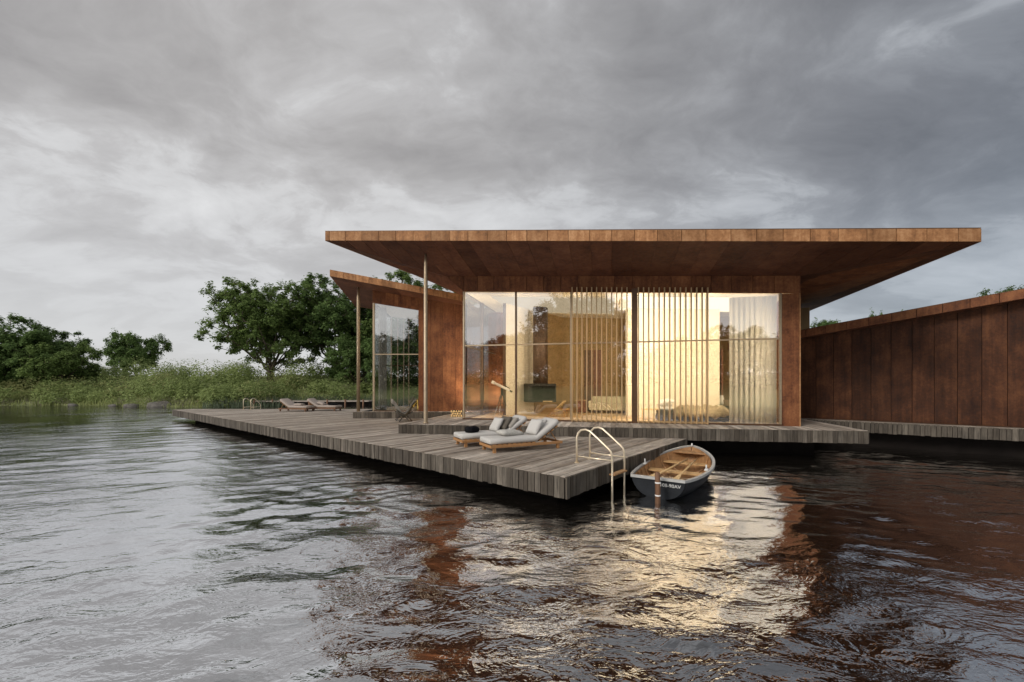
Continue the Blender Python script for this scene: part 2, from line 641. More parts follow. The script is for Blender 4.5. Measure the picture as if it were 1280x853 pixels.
def cushion_mesh(w, d, h, n=10, pinch=0.35, wob=0.0, seed=1):
    """a stuffed cushion: thick in the middle, thin at its seam"""
    rnd = random.Random(seed)
    ph = [rnd.uniform(0, 6.28) for _ in range(6)]
    bm = bmesh.new()
    grid = {}
    for s in (1, -1):
        for i in range(n + 1):
            for j in range(n + 1):
                u, v = -1 + 2 * i / n, -1 + 2 * j / n
                edge = i in (0, n) or j in (0, n)
                if s == -1 and edge:
                    continue
                prof = ((1 - u ** 4) * (1 - v ** 4)) ** 0.5
                k = 1 - pinch * 0.18 * (abs(u) ** 2) * (1 - v * v) * 0 - 0.0
                bx = w / 2 * u * (1 - 0.06 * pinch * 2 * (1 - v * v) * abs(u))
                by = d / 2 * v * (1 - 0.06 * pinch * 2 * (1 - u * u) * abs(v))
                z = s * h / 2 * prof * k
                z += wob * (math.sin(5 * u + ph[0]) * math.sin(4 * v + ph[1]) + 0.5 * math.sin(9 * u + ph[2] + 3 * v)) * prof
                grid[(s, i, j)] = bm.verts.new((bx, by, z))
    for s in (1, -1):
        for i in range(n):
            for j in range(n):
                q = []
                for a, b in ((i, j), (i + 1, j), (i + 1, j + 1), (i, j + 1)):
                    e = a in (0, n) or b in (0, n)
                    q.append(grid[(1 if e else s, a, b)])
                if s == -1:
                    q.reverse()
                try:
                    bm.faces.new(q)
                except ValueError:
                    pass
    return bm_mesh(bm, True)


# ================================================================== plan of the place (metres)
Z_DECK, Z_FLOOR = 0.65, 0.98
# lower deck
C_ = V2(1.0, 7.73)
e_dir = V2(-0.765, 0.644).normalized()          # along the deck's long water edge
r_dir = V2(0.644, 0.765).normalized()           # along its short edge, and along its planks
DECK_LEN = 31.3
DECK_BACK = 28.7
# house
g_l, g_r = V2(-1.92, 16.47), V2(9.05, 13.90)    # glass front, left and right foot
u_dir = (g_r - g_l).normalized()
v_dir = V2(-u_dir.y, u_dir.x)
P1, P2 = V2(-3.98, 14.50), V2(10.75, 12.45)     # front edge of the house platform


def wall_at(s):
    return g_l + u_dir * s


GL_LEN = (g_r - g_l).length
HEAD_L, HEAD_R = 6.08, 5.45                     # glass head, left and right


def head_z(s):
    return lerp(HEAD_L, HEAD_R, s / GL_LEN)


def meet(p, d, q, e):
    """parameter along p+d*t where it meets the line q+e*s"""
    den = d.x * e.y - d.y * e.x
    w = q - p
    return (w.x * e.y - w.y * e.x) / den, (w.x * d.y - w.y * d.x) / den


# ================================================================== water
def build_water():
    def axis(lo, hi, flo, fhi, fine, grow):
        a = list(np.arange(flo, fhi, fine))
        s, x = fine, fhi
        while x < hi:
            a.append(x)
            s *= grow
            x += s
        a.append(hi)
        s, x = fine, flo
        pre = []
        while True:
            s *= grow
            x -= s
            if x <= lo:
                break
            pre.append(x)
        return np.array([lo] + pre[::-1] + a)
    xs = axis(-420, 420, -12, 13, 0.062, 1.02)
    ys = axis(-300, 300, 1.6, 17, 0.055, 1.02)
    X, Y = np.meshgrid(xs, ys)
    dx = np.gradient(xs)[None, :] * np.ones_like(Y)
    dy = np.gradient(ys)[:, None] * np.ones_like(X)
    sp = np.maximum(dx, dy)
    Z = np.zeros_like(X)
    rng = np.random.default_rng(5)
    n = 72
    lam = np.exp(rng.uniform(math.log(0.26), math.log(2.3), n))
    ang = rad(-78) + rng.normal(0, 0.62, n)
    ph = rng.uniform(0, 6.283, n)
    OX, OY = np.zeros_like(X), np.zeros_like(X)
    for i in range(n):
        k = 2 * math.pi / lam[i]
        steep = 0.0132 * (lam[i] / 1.2) ** -0.15
        a = steep / k
        cx, cy = math.cos(ang[i]), math.sin(ang[i])
        th = k * (X * cx + Y * cy) + ph[i]
        fade = np.clip((lam[i] / sp - 2.5) / 3.0, 0, 1)
        s = np.sin(th)
        Z += a * fade * s
        c = np.cos(th) * a * fade * 0.9
        OX += c * cx
        OY += c * cy
    # gusts: calmer and rougher stretches
    g = 0.80 + 0.42 * np.sin(X * 0.31 + 1.0 + 0.6 * np.sin(Y * 0.23)) * np.sin(Y * 0.27 + 0.4 + 0.5 * np.sin(X * 0.19))
    Z *= g
    V = np.stack([X + OX * g, Y + OY * g, Z], -1).reshape(-1, 3)
    ny, nx = X.shape
    idx = np.arange(ny * nx).reshape(ny, nx)
    q = np.stack([idx[:-1, :-1], idx[:-1, 1:], idx[1:, 1:], idx[1:, :-1]], -1).reshape(-1, 4)
    o = obj('lake_water', mesh_np(V, q, True), 'water')
    structure(o)


build_water()


# ================================================================== land
def shore(X):
    """north shore line"""
    return 45.5 + 2.2 * np.sin(X * 0.07 + 0.6) + 1.0 * np.sin(X * 0.23) + np.clip((X + 30) * 0.22, 0, 5.0)


def land_z(X, Y):
    X, Y = np.asarray(X, float), np.asarray(Y, float)
    d1 = Y - shore(X)
    d2 = (-21.0 + 2.5 * np.sin(X * 0.11)) - Y
    d3 = np.maximum(np.abs(X) - 210, -60) * 0.7
    d = np.maximum(np.maximum(d1, d2), d3)
    h = np.where(d < 0, np.maximum(d * 0.35, -2.5), 3.6 * (1 - np.exp(-d / 14.0)) + 0.01 * d)
    return h + np.where(d > 0, 0.22 * np.sin(X * 0.37 + Y * 0.2) + 0.15 * np.sin(X * 0.9 - Y * 0.6), 0) * np.clip(d / 5, 0, 1)


def build_land():
    xs = np.concatenate([np.linspace(-700, -120, 30), np.linspace(-116, 116, 150), np.linspace(120, 700, 30)])
    ys = np.concatenate([np.linspace(-600, -80, 24), np.linspace(-76, 100, 130), np.linspace(106, 900, 34)])
    X, Y = np.meshgrid(xs, ys)
    Z = land_z(X, Y)
    ny, nx = X.shape
    idx = np.arange(ny * nx).reshape(ny, nx)
    q = np.stack([idx[:-1, :-1], idx[:-1, 1:], idx[1:, 1:], idx[1:, :-1]], -1).reshape(-1, 4)
    structure(obj('lake_bank_terrain', mesh_np(np.stack([X, Y, Z], -1).reshape(-1, 3), q, True), 'ground'))


build_land()
# ================================================================== decks


def board(name, parent, plan, z0, z1, mat, d, tilt=0.0):
    """one plank: plan outline in world metres, local x along d so that the grain follows it"""
    o = Vector((plan[0].x, plan[0].y, 0))
    a = math.atan2(d.y, d.x)
    ca, sa = math.cos(-a), math.sin(-a)
    loc = []
    for p in plan:
        x, y = p.x - o.x, p.y - o.y
        loc.append((x * ca - y * sa, x * sa + y * ca))
    me = prism([(x, y, z0) for x, y in loc], [(x, y, z1 + tilt * (1 if k in (1, 2) else -1)) for k, (x, y) in enumerate(loc)])
    return obj(name, me, mat, parent, True, o, (0, 0, a))


def upright(name, parent, p, d, w, z0, z1, th, mat='plank_up'):
    """one edge board standing on its end; p = its start on the edge line, d = along the edge, th = its thickness outward"""
    me = box_mesh((w / 2, -th / 2, (z1 - z0) / 2), (w, th, z1 - z0))
    return obj(name, me, mat, parent, True, (p.x, p.y, z0), (0, 0, math.atan2(d.y, d.x)))


RB = random.Random(3)


def edge_boards(parent, a, b, z0, z1, wmin=0.10, wmax=0.17, th=0.035, stops=()):
    d = (b - a)
    L = d.length
    d = d.normalized()
    s = 0.0
    while s < L - 0.01:
        w = min(RB.uniform(wmin, wmax), L - s)
        upright('edge_board', parent, a + d * s, d, w - RB.uniform(0.008, 0.016), z0 + RB.uniform(-0.014, 0.014), z1 - RB.uniform(0.0, 0.010), th + RB.uniform(-0.010, 0.008))
        s += w


def build_decks():
    # ---- lower deck
    t = thing('sun_deck', 'large low grey plank deck with a sharp corner over the water, carrying the sun loungers', 'deck', (C_.x, C_.y, Z_DECK))
    pdir = (P2 - P1).normalized()
    wing_y = 20.95
    w = 0.1405
    n = int(DECK_LEN / w)
    for i in range(n):
        a = C_ + e_dir * (i * w + 0.007)
        b = C_ + e_dir * ((i + 1) * w - 0.007)

        def end(p):
            s, q = meet(p, r_dir, P1, pdir)
            best = (DECK_BACK - p.y) / r_dir.y
            if s > 0 and q > 0.05:
                best = min(best, s + 0.06)
            else:
                s2 = (wing_y - p.y) / r_dir.y
                xx = p.x + r_dir.x * s2
                if s2 > 0 and xx > -8.0:
                    best = min(best, s2 + 0.06)
                elif s2 <= 0 and p.x + r_dir.x * best > -8.0:
                    best = min(best, (-8.0 - p.x) / r_dir.x)
                elif p.x + r_dir.x * best > -8.0:
                    best = min(best, (-8.0 - p.x) / r_dir.x)
            return best
        ea, eb = end(a), end(b)
        if min(ea, eb) < 0.3:
            continue
        dz = RB.uniform(-0.004, 0.004)
        board('plank', t, [a, a + r_dir * ea, b + r_dir * eb, b], Z_DECK - 0.045, Z_DECK + dz, 'plank', r_dir)
    kk = meet(C_, r_dir, P1, pdir)[0]
    E_ = C_ + e_dir * DECK_LEN
    edge_boards(t, E_, C_, Z_DECK - 0.40, Z_DECK - 0.004, 0.11, 0.17)
    edge_boards(t, C_, C_ + r_dir * kk, Z_DECK - 0.40, Z_DECK - 0.004, 0.10, 0.17)
    # bearers and the float below
    K_ = C_ + r_dir * (kk - 0.02)
    plan = [C_ + (e_dir + r_dir) * 0.02, K_ - r_dir * 0.0 + e_dir * 0.05, V2(-2.4, 14.6), V2(-4, 20.7), V2(-8.1, 20.9), V2(-8.2, 28.5), E_ + r_dir * 0.9 - e_dir * 0.1, E_ - e_dir * 0.05 + r_dir * 0.02]
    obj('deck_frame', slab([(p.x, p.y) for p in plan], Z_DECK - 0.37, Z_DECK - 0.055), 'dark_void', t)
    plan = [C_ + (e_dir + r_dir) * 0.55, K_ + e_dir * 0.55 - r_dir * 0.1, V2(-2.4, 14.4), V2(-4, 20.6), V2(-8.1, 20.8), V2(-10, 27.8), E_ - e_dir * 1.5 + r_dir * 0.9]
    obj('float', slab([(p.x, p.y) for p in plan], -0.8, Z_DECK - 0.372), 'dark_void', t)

    # ---- house platform
    t = thing('house_platform', 'raised grey plank platform in front of the glass pavilion, one step above the sun deck', 'platform', (P1.x, P1.y, Z_FLOOR))
    L = (P2 - P1).length
    w = 0.14
    n = int(L / w)
    w = L / n
    edge_r, edge_d = V2(11.55, 16.66), V2(0.764, -0.645)
    for i in range(n):
        pts = []
        for s in (i * w + 0.004, (i + 1) * w - 0.004):
            p = P1 + pdir * s
            tt, q = meet(p, v_dir, g_l, u_dir)
            if q < -0.02:
                e = (20.93 - p.y) / v_dir.y
            elif q > GL_LEN + 0.60:
                e = meet(p, v_dir, edge_r, edge_d)[0]
            else:
                e = tt - 0.03
            pts.append((p, p + v_dir * max(e, 0.05)))
        board('plank', t, [pts[0][0], pts[0][1], pts[1][1], pts[1][0]], Z_FLOOR - 0.045, Z_FLOOR + RB.uniform(-0.004, 0.004), 'plank', v_dir)
        upright('edge_board', t, P1 + pdir * (i * w + 0.005), pdir, w - 0.010, Z_FLOOR - 0.385 + RB.uniform(-0.008, 0.008), Z_FLOOR - RB.uniform(0.004, 0.01), 0.035 + RB.uniform(-0.006, 0.006))
    P3 = P2 + v_dir * meet(P2, v_dir, edge_r, edge_d)[0]
    edge_boards(t, P2, P3, Z_FLOOR - 0.385, Z_FLOOR - 0.004)
    P0 = P1 + v_dir * ((20.9 - P1.y) / v_dir.y)
    edge_boards(t, P0, P1, Z_FLOOR - 0.328, Z_FLOOR - 0.004)
    plan = [P1 + pdir * 0.03 + v_dir * 0.03, P2 - pdir * 0.03 + v_dir * 0.03, P3 - pdir * 0.03, V2(12.0, 22.0), V2(-1.0, 22.0), P0 + pdir * 0.03]
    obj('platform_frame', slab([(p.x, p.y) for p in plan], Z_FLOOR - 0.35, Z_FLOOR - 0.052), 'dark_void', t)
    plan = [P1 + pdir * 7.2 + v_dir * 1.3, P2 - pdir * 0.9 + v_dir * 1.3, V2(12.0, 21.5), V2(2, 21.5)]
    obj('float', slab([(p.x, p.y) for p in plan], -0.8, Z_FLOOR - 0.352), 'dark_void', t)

    # ---- platform under the left wing
    t = thing('wing_platform', 'narrow plank platform edge below the smaller left wing', 'platform', (-8.0, 20.9, Z_FLOOR))
    a, b = V2(-8.06, 20.9), V2(-0.2, 20.9)
    n = 40
    w = (b - a).length / n
    for i in range(n):
        x0, x1 = a.x + i * w + 0.004, a.x + (i + 1) * w - 0.004
        board('plank', t, [V2(x0, 20.9), V2(x0, 21.20), V2(x1, 21.20), V2(x1, 20.9)], Z_FLOOR - 0.045, Z_FLOOR + RB.uniform(-0.004, 0.004), 'plank', V2(0, 1))
        upright('edge_board', t, V2(x0, 20.9), V2(1, 0), x1 - x0 - 0.004, Z_DECK + 0.004, Z_FLOOR - 0.006, 0.035 + RB.uniform(-0.006, 0.006))
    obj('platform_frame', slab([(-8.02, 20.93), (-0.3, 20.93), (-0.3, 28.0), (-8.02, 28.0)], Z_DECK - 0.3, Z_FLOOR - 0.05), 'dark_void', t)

    # ---- platform under the right wing
    d = V2(0.764, -0.645).normalized()
    nrm = V2(-d.y * -1, -d.x) * 1.0
    nrm = V2(d.y, -d.x)                       # toward the water
    a = V2(11.88, 17.0) + nrm * 0.34 - d * 2.2
    b = a + d * 15
    t = thing('side_walkway', 'narrow plank walkway along the foot of the long right-hand rust wall', 'platform', (a.x, a.y, Z_FLOOR))
    edge_boards(t, a, b, Z_FLOOR - 0.40, Z_FLOOR - 0.004, 0.10, 0.17)
    for k, off in enumerate((0.005, 0.175)):
        p = a - nrm * off
        board('plank', t, [p, p + d * 15, p + d * 15 - nrm * 0.163, p - nrm * 0.163], Z_FLOOR - 0.045, Z_FLOOR + 0.002 * k, 'plank', d)
    q = a - nrm * 0.05
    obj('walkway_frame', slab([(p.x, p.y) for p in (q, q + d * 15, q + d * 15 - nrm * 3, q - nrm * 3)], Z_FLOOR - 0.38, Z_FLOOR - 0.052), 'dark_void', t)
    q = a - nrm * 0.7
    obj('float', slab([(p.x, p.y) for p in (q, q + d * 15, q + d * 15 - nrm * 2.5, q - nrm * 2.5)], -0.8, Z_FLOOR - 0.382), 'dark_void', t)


build_decks()


# ================================================================== main pavilion
def chain_hit(p, d, chain):
    """first hit of the plan ray p+d*t on a polyline of 3-D points: (t, param along chain, point)"""
    best = None
    for i in range(len(chain) - 1):
        a, b = chain[i], chain[i + 1]
        e = V2(b.x - a.x, b.y - a.y)
        den = d.x * e.y - d.y * e.x
        if abs(den) < 1e-9:
            continue
        t, s = meet(p, d, V2(a.x, a.y), e)
        if t > -1e-6 and -1e-6 <= s <= 1 + 1e-6:
            if best is None or t < best[0]:
                best = (t, i + min(max(s, 0), 1), a.lerp(b, min(max(s, 0), 1)))
    return best


def soffit_strips(parent, a, b, d, chain, width, mat, first=None):
    """boards of a soffit between the straight outer edge a-b and an inner polyline"""
    L = (b - a).length
    stops = [0.0]
    s = first if first is not None else width
    while s < L - 0.02:
        stops.append(s)
        s += width
    stops.append(L)
    hits = []
    for s in stops:
        p = a.lerp(b, s / L)
        h = chain_hit(V2(p.x, p.y), d, chain)
        hits.append((p, h))
    up = Vector((0, 0, 0.02))
    for i in range(len(stops) - 1):
        (p0, h0), (p1, h1) = hits[i], hits[i + 1]
        if h0 is None or h1 is None:
            continue
        inner = [h1[2]]
        lo, hi = sorted((h0[1], h1[1]))
        mids = [chain[k] for k in range(len(chain)) if lo + 1e-4 < k < hi - 1e-4]
        if h0[1] < h1[1]:
            mids.reverse()
        inner += mids + [h0[2]]
        ring = [p0, p1] + inner
        ded = []
        for q in ring:
            if not ded or (q - ded[-1]).length > 0.01:
                ded.append(q)
        if (ded[0] - ded[-1]).length < 0.01:
            ded.pop()
        if len(ded) < 3:
            continue
        c = sum(ded, Vector()) / len(ded)
        ded = [q + (c - q).normalized() * min(0.013, (c - q).length * 0.2) for q in ded]
        obj('soffit_panel', panel(ded, up), mat, parent)


def fascia_row(parent, a, b, h, width, outward, mat, first=None, name='fascia_panel'):
    """upright edge panels between lower points a-b, h high"""
    L = (b - a).length
    s0 = 0.0
    stops = [0.0]
    s = first if first is not None else width
    while s < L - 0.03:
        stops.append(s)
        s += width
    stops.append(L)
    hv = h if hasattr(h, '__len__') else (h, h)
    n = Vector((outward.x, outward.y, 0)) * 0.03
    for i in range(len(stops) - 1):
        t0, t1 = (stops[i] + 0.008) / L, (stops[i + 1] - 0.008) / L
        p0, p1 = a.lerp(b, t0), a.lerp(b, t1)
        z0, z1 = lerp(hv[0], hv[1], t0), lerp(hv[0], hv[1], t1)
        obj(name, panel([p0, p1, p1 + Vector((0, 0, z1)), p0 + Vector((0, 0, z0))], n), mat, parent)


def V3(p, z):
    return Vector((p.x, p.y, z))


def build_house():
    H = thing('glass_pavilion', 'wide glass-fronted pavilion with rust-brown steel cladding under a big overhanging flat roof', 'house', (g_l.x, g_l.y, Z_FLOOR))
    # ---------- roof
    L = Vector((-6.68, 14.77, 7.53))
    R = Vector((11.70, 10.30, 5.95))
    back = Vector((0.365, 1.0, 0.033)) * 13.5
    BL, BR = L + back, R + back
    hH = Vector((-2.62, 16.63, 6.73))
    hG = V3(g_l, HEAD_L)
    hR = Vector((9.62, 13.76, 6.00))
    G2 = V3(g_l + v_dir * 9.5, HEAD_L)
    R2 = V3(V2(hR.x, hR.y) + v_dir * 9.5, 5.9)
    th = 0.325
    bm = bmesh.new()
    lift = Vector((0, 0, 0.03))
    ins = lambda p: p + (Vector((3, 19, p.z)) - p).normalized() * 0.04
    low = [bm.verts.new(ins(p) + lift) for p in (L, R, BR, BL)]
    top = [bm.verts.new(ins(p) + Vector((0, 0, th - 0.012))) for p in (L, R, BR, BL)]
    ch = {k: bm.verts.new(p + lift) for k, p in dict(hH=hH, hG=hG, hR=hR, G2=G2, R2=R2).items()}
    bm.faces.new(top)
    for i in range(4):
        bm.faces.new((low[i], low[(i + 1) % 4], top[(i + 1) % 4], top[i]))
    for q in ((low[0], low[1], ch['hR'], ch['hH']), (low[0], ch['hH'], ch['hG'], ch['G2'], low[3]), (low[1], low[2], ch['R2'], ch['hR']), (low[3], ch['G2'], ch['R2'], low[2]), (ch['hH'], ch['hR'], ch['R2'], ch['G2'], ch['hG'])):
        bm.faces.new(q)
    roof = obj('roof', bm_mesh(bm), 'corten', H)
    PW = 0.655
    fascia_row(roof, L, R, th, PW, V2(-u_dir.y, u_dir.x) * -1, 'corten_fascia', first=0.18)
    e2 = V2(0.365, 1.0).normalized()
    fascia_row(roof, L, BL, th, 0.66, V2(-e2.y, e2.x), 'corten_fascia')
    fascia_row(roof, R, BR, th, 0.66, V2(e2.y, -e2.x), 'corten_fascia')
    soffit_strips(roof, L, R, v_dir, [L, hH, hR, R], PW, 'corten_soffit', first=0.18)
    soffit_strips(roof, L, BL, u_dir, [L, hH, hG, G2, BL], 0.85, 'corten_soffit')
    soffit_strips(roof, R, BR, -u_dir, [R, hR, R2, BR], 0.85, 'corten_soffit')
    # cap strip along the front edge
    n3 = Vector((-v_dir.x, -v_dir.y, 0))
    q0, q1 = L + Vector((0, 0, th)) + n3 * 0.035, R + Vector((0, 0, th)) + n3 * 0.035
    obj('roof_cap', panel([q0, q1, q1 - n3 * 0.3, q0 - n3 * 0.3], (0, 0, 0.02)), 'bronze_dark', roof)

    # ---------- header over the glass, and the right-hand pier
    n2 = -v_dir                                     # toward the water
    LH = (V2(hR.x, hR.y) - g_l).length
    s = -0.72
    stops = [-0.72, 0.0]
    while s < LH - 0.35:
        s += 0.655
        if s > 0.2:
            stops.append(s)
    stops[-1] = LH
    for i in range(len(stops) - 1):
        s0, s1 = stops[i] + 0.007, stops[i + 1] - 0.007
        zt = lambda x: lerp(6.73, 6.00, (x + 0.72) / (LH + 0.72))
        a, b = g_l + u_dir * s0, g_l + u_dir * s1
        if i == 0:
            pts = [V3(a, zt(s0)), V3(b, head_z(0)), V3(b, zt(s1))]
        else:
            pts = [V3(a, head_z(s0)), V3(b, head_z(s1)), V3(b, zt(s1)), V3(a, zt(s0))]
        obj('header_panel', panel(pts, Vector((n2.x, n2.y, 0)) * 0.05), 'corten', H)
    a, b = g_l + u_dir * (GL_LEN + 0.045), g_l + u_dir * (LH - 0.045)
    hz = head_z(GL_LEN)
    obj('pier', panel([V3(a, Z_FLOOR), V3(b, Z_FLOOR), V3(b, hz - 0.03), V3(a, hz - 0.03)], Vector((n2.x, n2.y, 0)) * 0.045), 'corten', H)
    a, b = g_l + u_dir * (LH - 0.04), g_l + u_dir * LH
    obj('pier_trim', panel([V3(a, Z_FLOOR), V3(b, Z_FLOOR), V3(b, hz - 0.03), V3(a, hz - 0.03)], Vector((n2.x, n2.y, 0)) * 0.06), 'corten_fascia', H)
    # solid right wall, running back, in panels
    a = g_l + u_dir * LH
    for k in range(14):
        p, q = a + v_dir * (k * 0.65 + 0.004), a + v_dir * ((k + 1) * 0.65 - 0.004)
        obj('wall_panel', panel([V3(p, Z_FLOOR), V3(q, Z_FLOOR), V3(q, 5.97), V3(p, 5.97)], Vector((u_dir.x, u_dir.y, 0)) * -0.12), 'corten', H)

    # ---------- glazing
    def along(s, z, off=0.0):
        p = g_l + u_dir * s + n2 * off
        return V3(p, z)

    def s_of(px):
        k = (px - 640) / 515
        return (k * g_l.y - g_l.x) / (u_dir.x - k * u_dir.y)
    TR = 3.92
    mull = [0.0, s_of(645), s_of(714), s_of(793), s_of(884), GL_LEN]
    for i in range(len(mull) - 1):
        for z0, z1 in ((0, 0), (1, 1)):
            a, b = mull[i] + 0.03, mull[i + 1] - 0.03
            if z0 == 0:
                pts = [along(a, Z_FLOOR + 0.06), along(b, Z_FLOOR + 0.06), along(b, TR - 0.025), along(a, TR - 0.025)]
            else:
                pts = [along(a, TR + 0.025), along(b, TR + 0.025), along(b, head_z(b) - 0.02), along(a, head_z(a) - 0.02)]
            obj('window_pane', panel(pts, Vector((v_dir.x, v_dir.y, 0)) * 0.02), 'glass', H)
    for i, s in enumerate(mull):
        if i == 3:
            continue
        m = 'bronze' if i != 1 else 'bronze_dark'
        w = (0.06, 0.06, 0.07, 0, 0.06, 0.06)[i]
        obj('mullion', bar(along(s, Z_FLOOR), along(s, head_z(s) - 0.004), w, 0.10, (u_dir.x, u_dir.y, 0)), m, H)
    s = mull[3]
    obj('post', bar(along(s, Z_FLOOR, 0.06), along(s, head_z(s) + 0.12, 0.06), 0.19, 0.20, (u_dir.x, u_dir.y, 0)), 'bronze_dark', H)
    for i in range(len(mull) - 1):
        obj('transom', bar(along(mull[i] + 0.035, TR), along(mull[i + 1] - 0.035, TR), 0.045, 0.07), 'bronze', H)
    obj('sill', bar(along(-0.03, Z_FLOOR + 0.03, 0.01), along(GL_LEN + 0.02, Z_FLOOR + 0.03, 0.01), 0.055, 0.14), 'bronze_dark', H)
    # timber screens in front of the glass
    sl = []
    a, b = s_of(715.5), s_of(783.5)
    sl += [lerp(a, b, k / 11) for k in range(12)]
    a, b = s_of(797.7), s_of(883.5)
    sl += [lerp(a, b, k / 13) for k in range(14)]
    for s in sl:
        obj('slat', bar(along(s, Z_FLOOR + 0.012, 0.13), along(s, head_z(s) + 0.16, 0.13), 0.038, 0.085, (u_dir.x, u_dir.y, 0)), 'slat_wood', H)
    for x0, x1 in ((714.5, 784.5), (797, 884.5)):
        obj('screen_rail', bar(along(s_of(x0), Z_FLOOR + 0.05, 0.075), along(s_of(x1), Z_FLOOR + 0.05, 0.075), 0.05, 0.02), 'slat_wood', H)
    # side glazing, running back from the left corner
    def side(s, z):
        return V3(g_l + v_dir * s, z)
    for s0, s1 in ((0.06, 2.36), (2.42, 4.72)):
        obj('window_pane', panel([side(s0, Z_FLOOR + 0.06), side(s1, Z_FLOOR + 0.06), side(s1, TR - 0.025), side(s0, TR - 0.025)], Vector((u_dir.x, u_dir.y, 0)) * 0.02), 'glass_clear', H)
        obj('window_pane', panel([side(s0, TR + 0.025), side(s1, TR + 0.025), side(s1, HEAD_L - 0.02), side(s0, HEAD_L - 0.02)], Vector((u_dir.x, u_dir.y, 0)) * 0.02), 'glass_clear', H)
        obj('transom', bar(side(s0, TR), side(s1, TR), 0.045, 0.06), 'bronze', H)
    obj('mullion', bar(side(2.39, Z_FLOOR), side(2.39, HEAD_L), 0.14, 0.14, (u_dir.x, u_dir.y, 0)), 'bronze_dark', H)
    obj('sill', bar(side(0.07, Z_FLOOR + 0.03), side(4.7, Z_FLOOR + 0.03), 0.05, 0.12), 'bronze_dark', H)
    # ---------- column under the roof corner
    cx, cy = -3.10, 14.80
    obj('column', tube_mesh([(cx, cy, Z_FLOOR), (cx, cy, Z_FLOOR + 0.04), (cx, cy, Z_FLOOR + 0.05), (cx, cy, 6.0), (cx, cy, 6.75), (cx, cy, 7.06)], [0.10, 0.10, 0.072, 0.072, 0.06, 0.032], 16), 'bronze', H)
    # ---------- inside: floor, ceiling, walls
    fl = [g_l + v_dir * 0.07 + u_dir * 0.02, g_r + v_dir * 0.07 + u_dir * 0.45, g_r + u_dir * 0.45 + v_dir * 9, g_l + v_dir * 9]
    obj('floor', slab([(p.x, p.y) for p in fl], Z_FLOOR - 0.04, Z_FLOOR + 0.012), 'oak_floor', H)
    c = [V3(g_l + v_dir * 0.05, HEAD_L + 0.01), V3(g_r + u_dir * 0.45 + v_dir * 0.05, HEAD_R - 0.0), V3(g_r + u_dir * 0.45 + v_dir * 9, HEAD_R), V3(g_l + v_dir * 9, HEAD_L + 0.01)]
    obj('ceiling', panel(c, (0, 0, 0.02)), 'plaster', H)

    def inner_wall(p, q, thick, mat, name='inner_wall', z1=6.0):
        d = (q - p).normalized()
        n = V2(-d.y, d.x)
        pl = [p, q, q + n * thick, p + n * thick]
        return obj(name, slab([(a.x, a.y) for a in pl], Z_FLOOR + 0.005, z1), mat, H)
    w1 = V2(-0.27, 18.32)
    dW = V2(0.644, 0.765).normalized()
    inner_wall(w1, w1 + dW * 2.05, 0.16, 'plaster', z1=6.04)
    inner_wall(w1 + dW * 2.052, w1 + dW * 4.6, 0.16, 'ochre_plaster', z1=6.02)
    nW = V2(-dW.y, dW.x)
    o = w1 - dW * 0.012
    obj('wall_end', slab([(a.x, a.y) for a in (o - nW * 0.004, o + dW * 0.01 - nW * 0.004, o + dW * 0.01 + nW * 0.17, o + nW * 0.17)], Z_FLOOR + 0.005, 6.0), 'bronze_dark', H)
    b0 = w1 + dW * 4.55
    inner_wall(b0, b0 + u_dir * 11.5, 0.15, 'ochre_plaster', z1=5.95)
    p0 = V2(4.95, 17.90)
    inner_wall(p0, p0 + u_dir * 3.74, 0.15, 'plaster', z1=5.9)
    # door in the back wall and the frame of the far opening
    for sx, w, m in ((1.15, 0.42, 'bronze_dark'), (1.62, 0.40, 'door_red')):
        p = b0 + u_dir * sx - v_dir * 0.05
        obj('inner_door', slab([(a.x, a.y) for a in (p, p + u_dir * w, p + u_dir * w + v_dir * 0.045, p + v_dir * 0.045)], Z_FLOOR + 0.012, 4.15), m, H)
    p = p0 + u_dir * 3.95 + v_dir * 0.6
    obj('door_edge', slab([(a.x, a.y) for a in (p, p + u_dir * 0.07, p + u_dir * 0.07 + v_dir * 0.6, p + v_dir * 0.6)], Z_FLOOR + 0.012, 3.9), 'door_red', H)
    p = p0 + u_dir * 3.80 + v_dir * 2.2
    obj('inner_wall', slab([(a.x, a.y) for a in (p, p + u_dir * 2.6, p + u_dir * 2.6 + v_dir * 0.1, p + v_dir * 0.1)], Z_FLOOR + 0.012, 5.9), 'ochre_plaster', H)


build_house()


def curtain(name, label, a, b, z0, z1, folds, depth, seed):
    rnd = random.Random(seed)
    n = folds * 6
    d = (b - a)
    L = d.length
    d = d.normalized()
    nn = V2(-d.y, d.x)
    vs, fs = [], []
    rows = 7
    ph = [rnd.uniform(-0.6, 0.6) for _ in range(n + 1)]
    amp = [rnd.uniform(0.6, 1.2) for _ in range(n + 1)]
    for r in range(rows + 1):
        z = lerp(z0, z1, r / rows)
        for i in range(n + 1):
            th = i / n * folds * 2 * math.pi + ph[i] * 0.5
            p = a + d * (i / n * L) + nn * (depth * amp[i] * math.sin(th) * (0.75 + 0.35 * (1 - r / rows)))
            vs.append((p.x, p.y, z))
    for r in range(rows):
        for i in range(n):
            k = r * (n + 1) + i
            fs.append((k, k + 1, k + n + 2, k + n + 1))
    # hem thickness
    me = mesh_from(vs, fs, True)
    o = obj(name, me, 'curtain')
    md = o.modifiers.new('thick', 'SOLIDIFY')
    md.thickness = 0.004
    tag(o, label, 'curtain')
    return o


ca = g_l + u_dir * (GL_LEN - 1.52) + v_dir * 0.20
cb = g_l + u_dir * (GL_LEN - 0.03) + v_dir * 0.20
curtain('curtain', 'sheer white floor-length curtain hanging at the right end of the glass front', ca, cb, Z_FLOOR + 0.02, 5.42, 9, 0.07, 3)


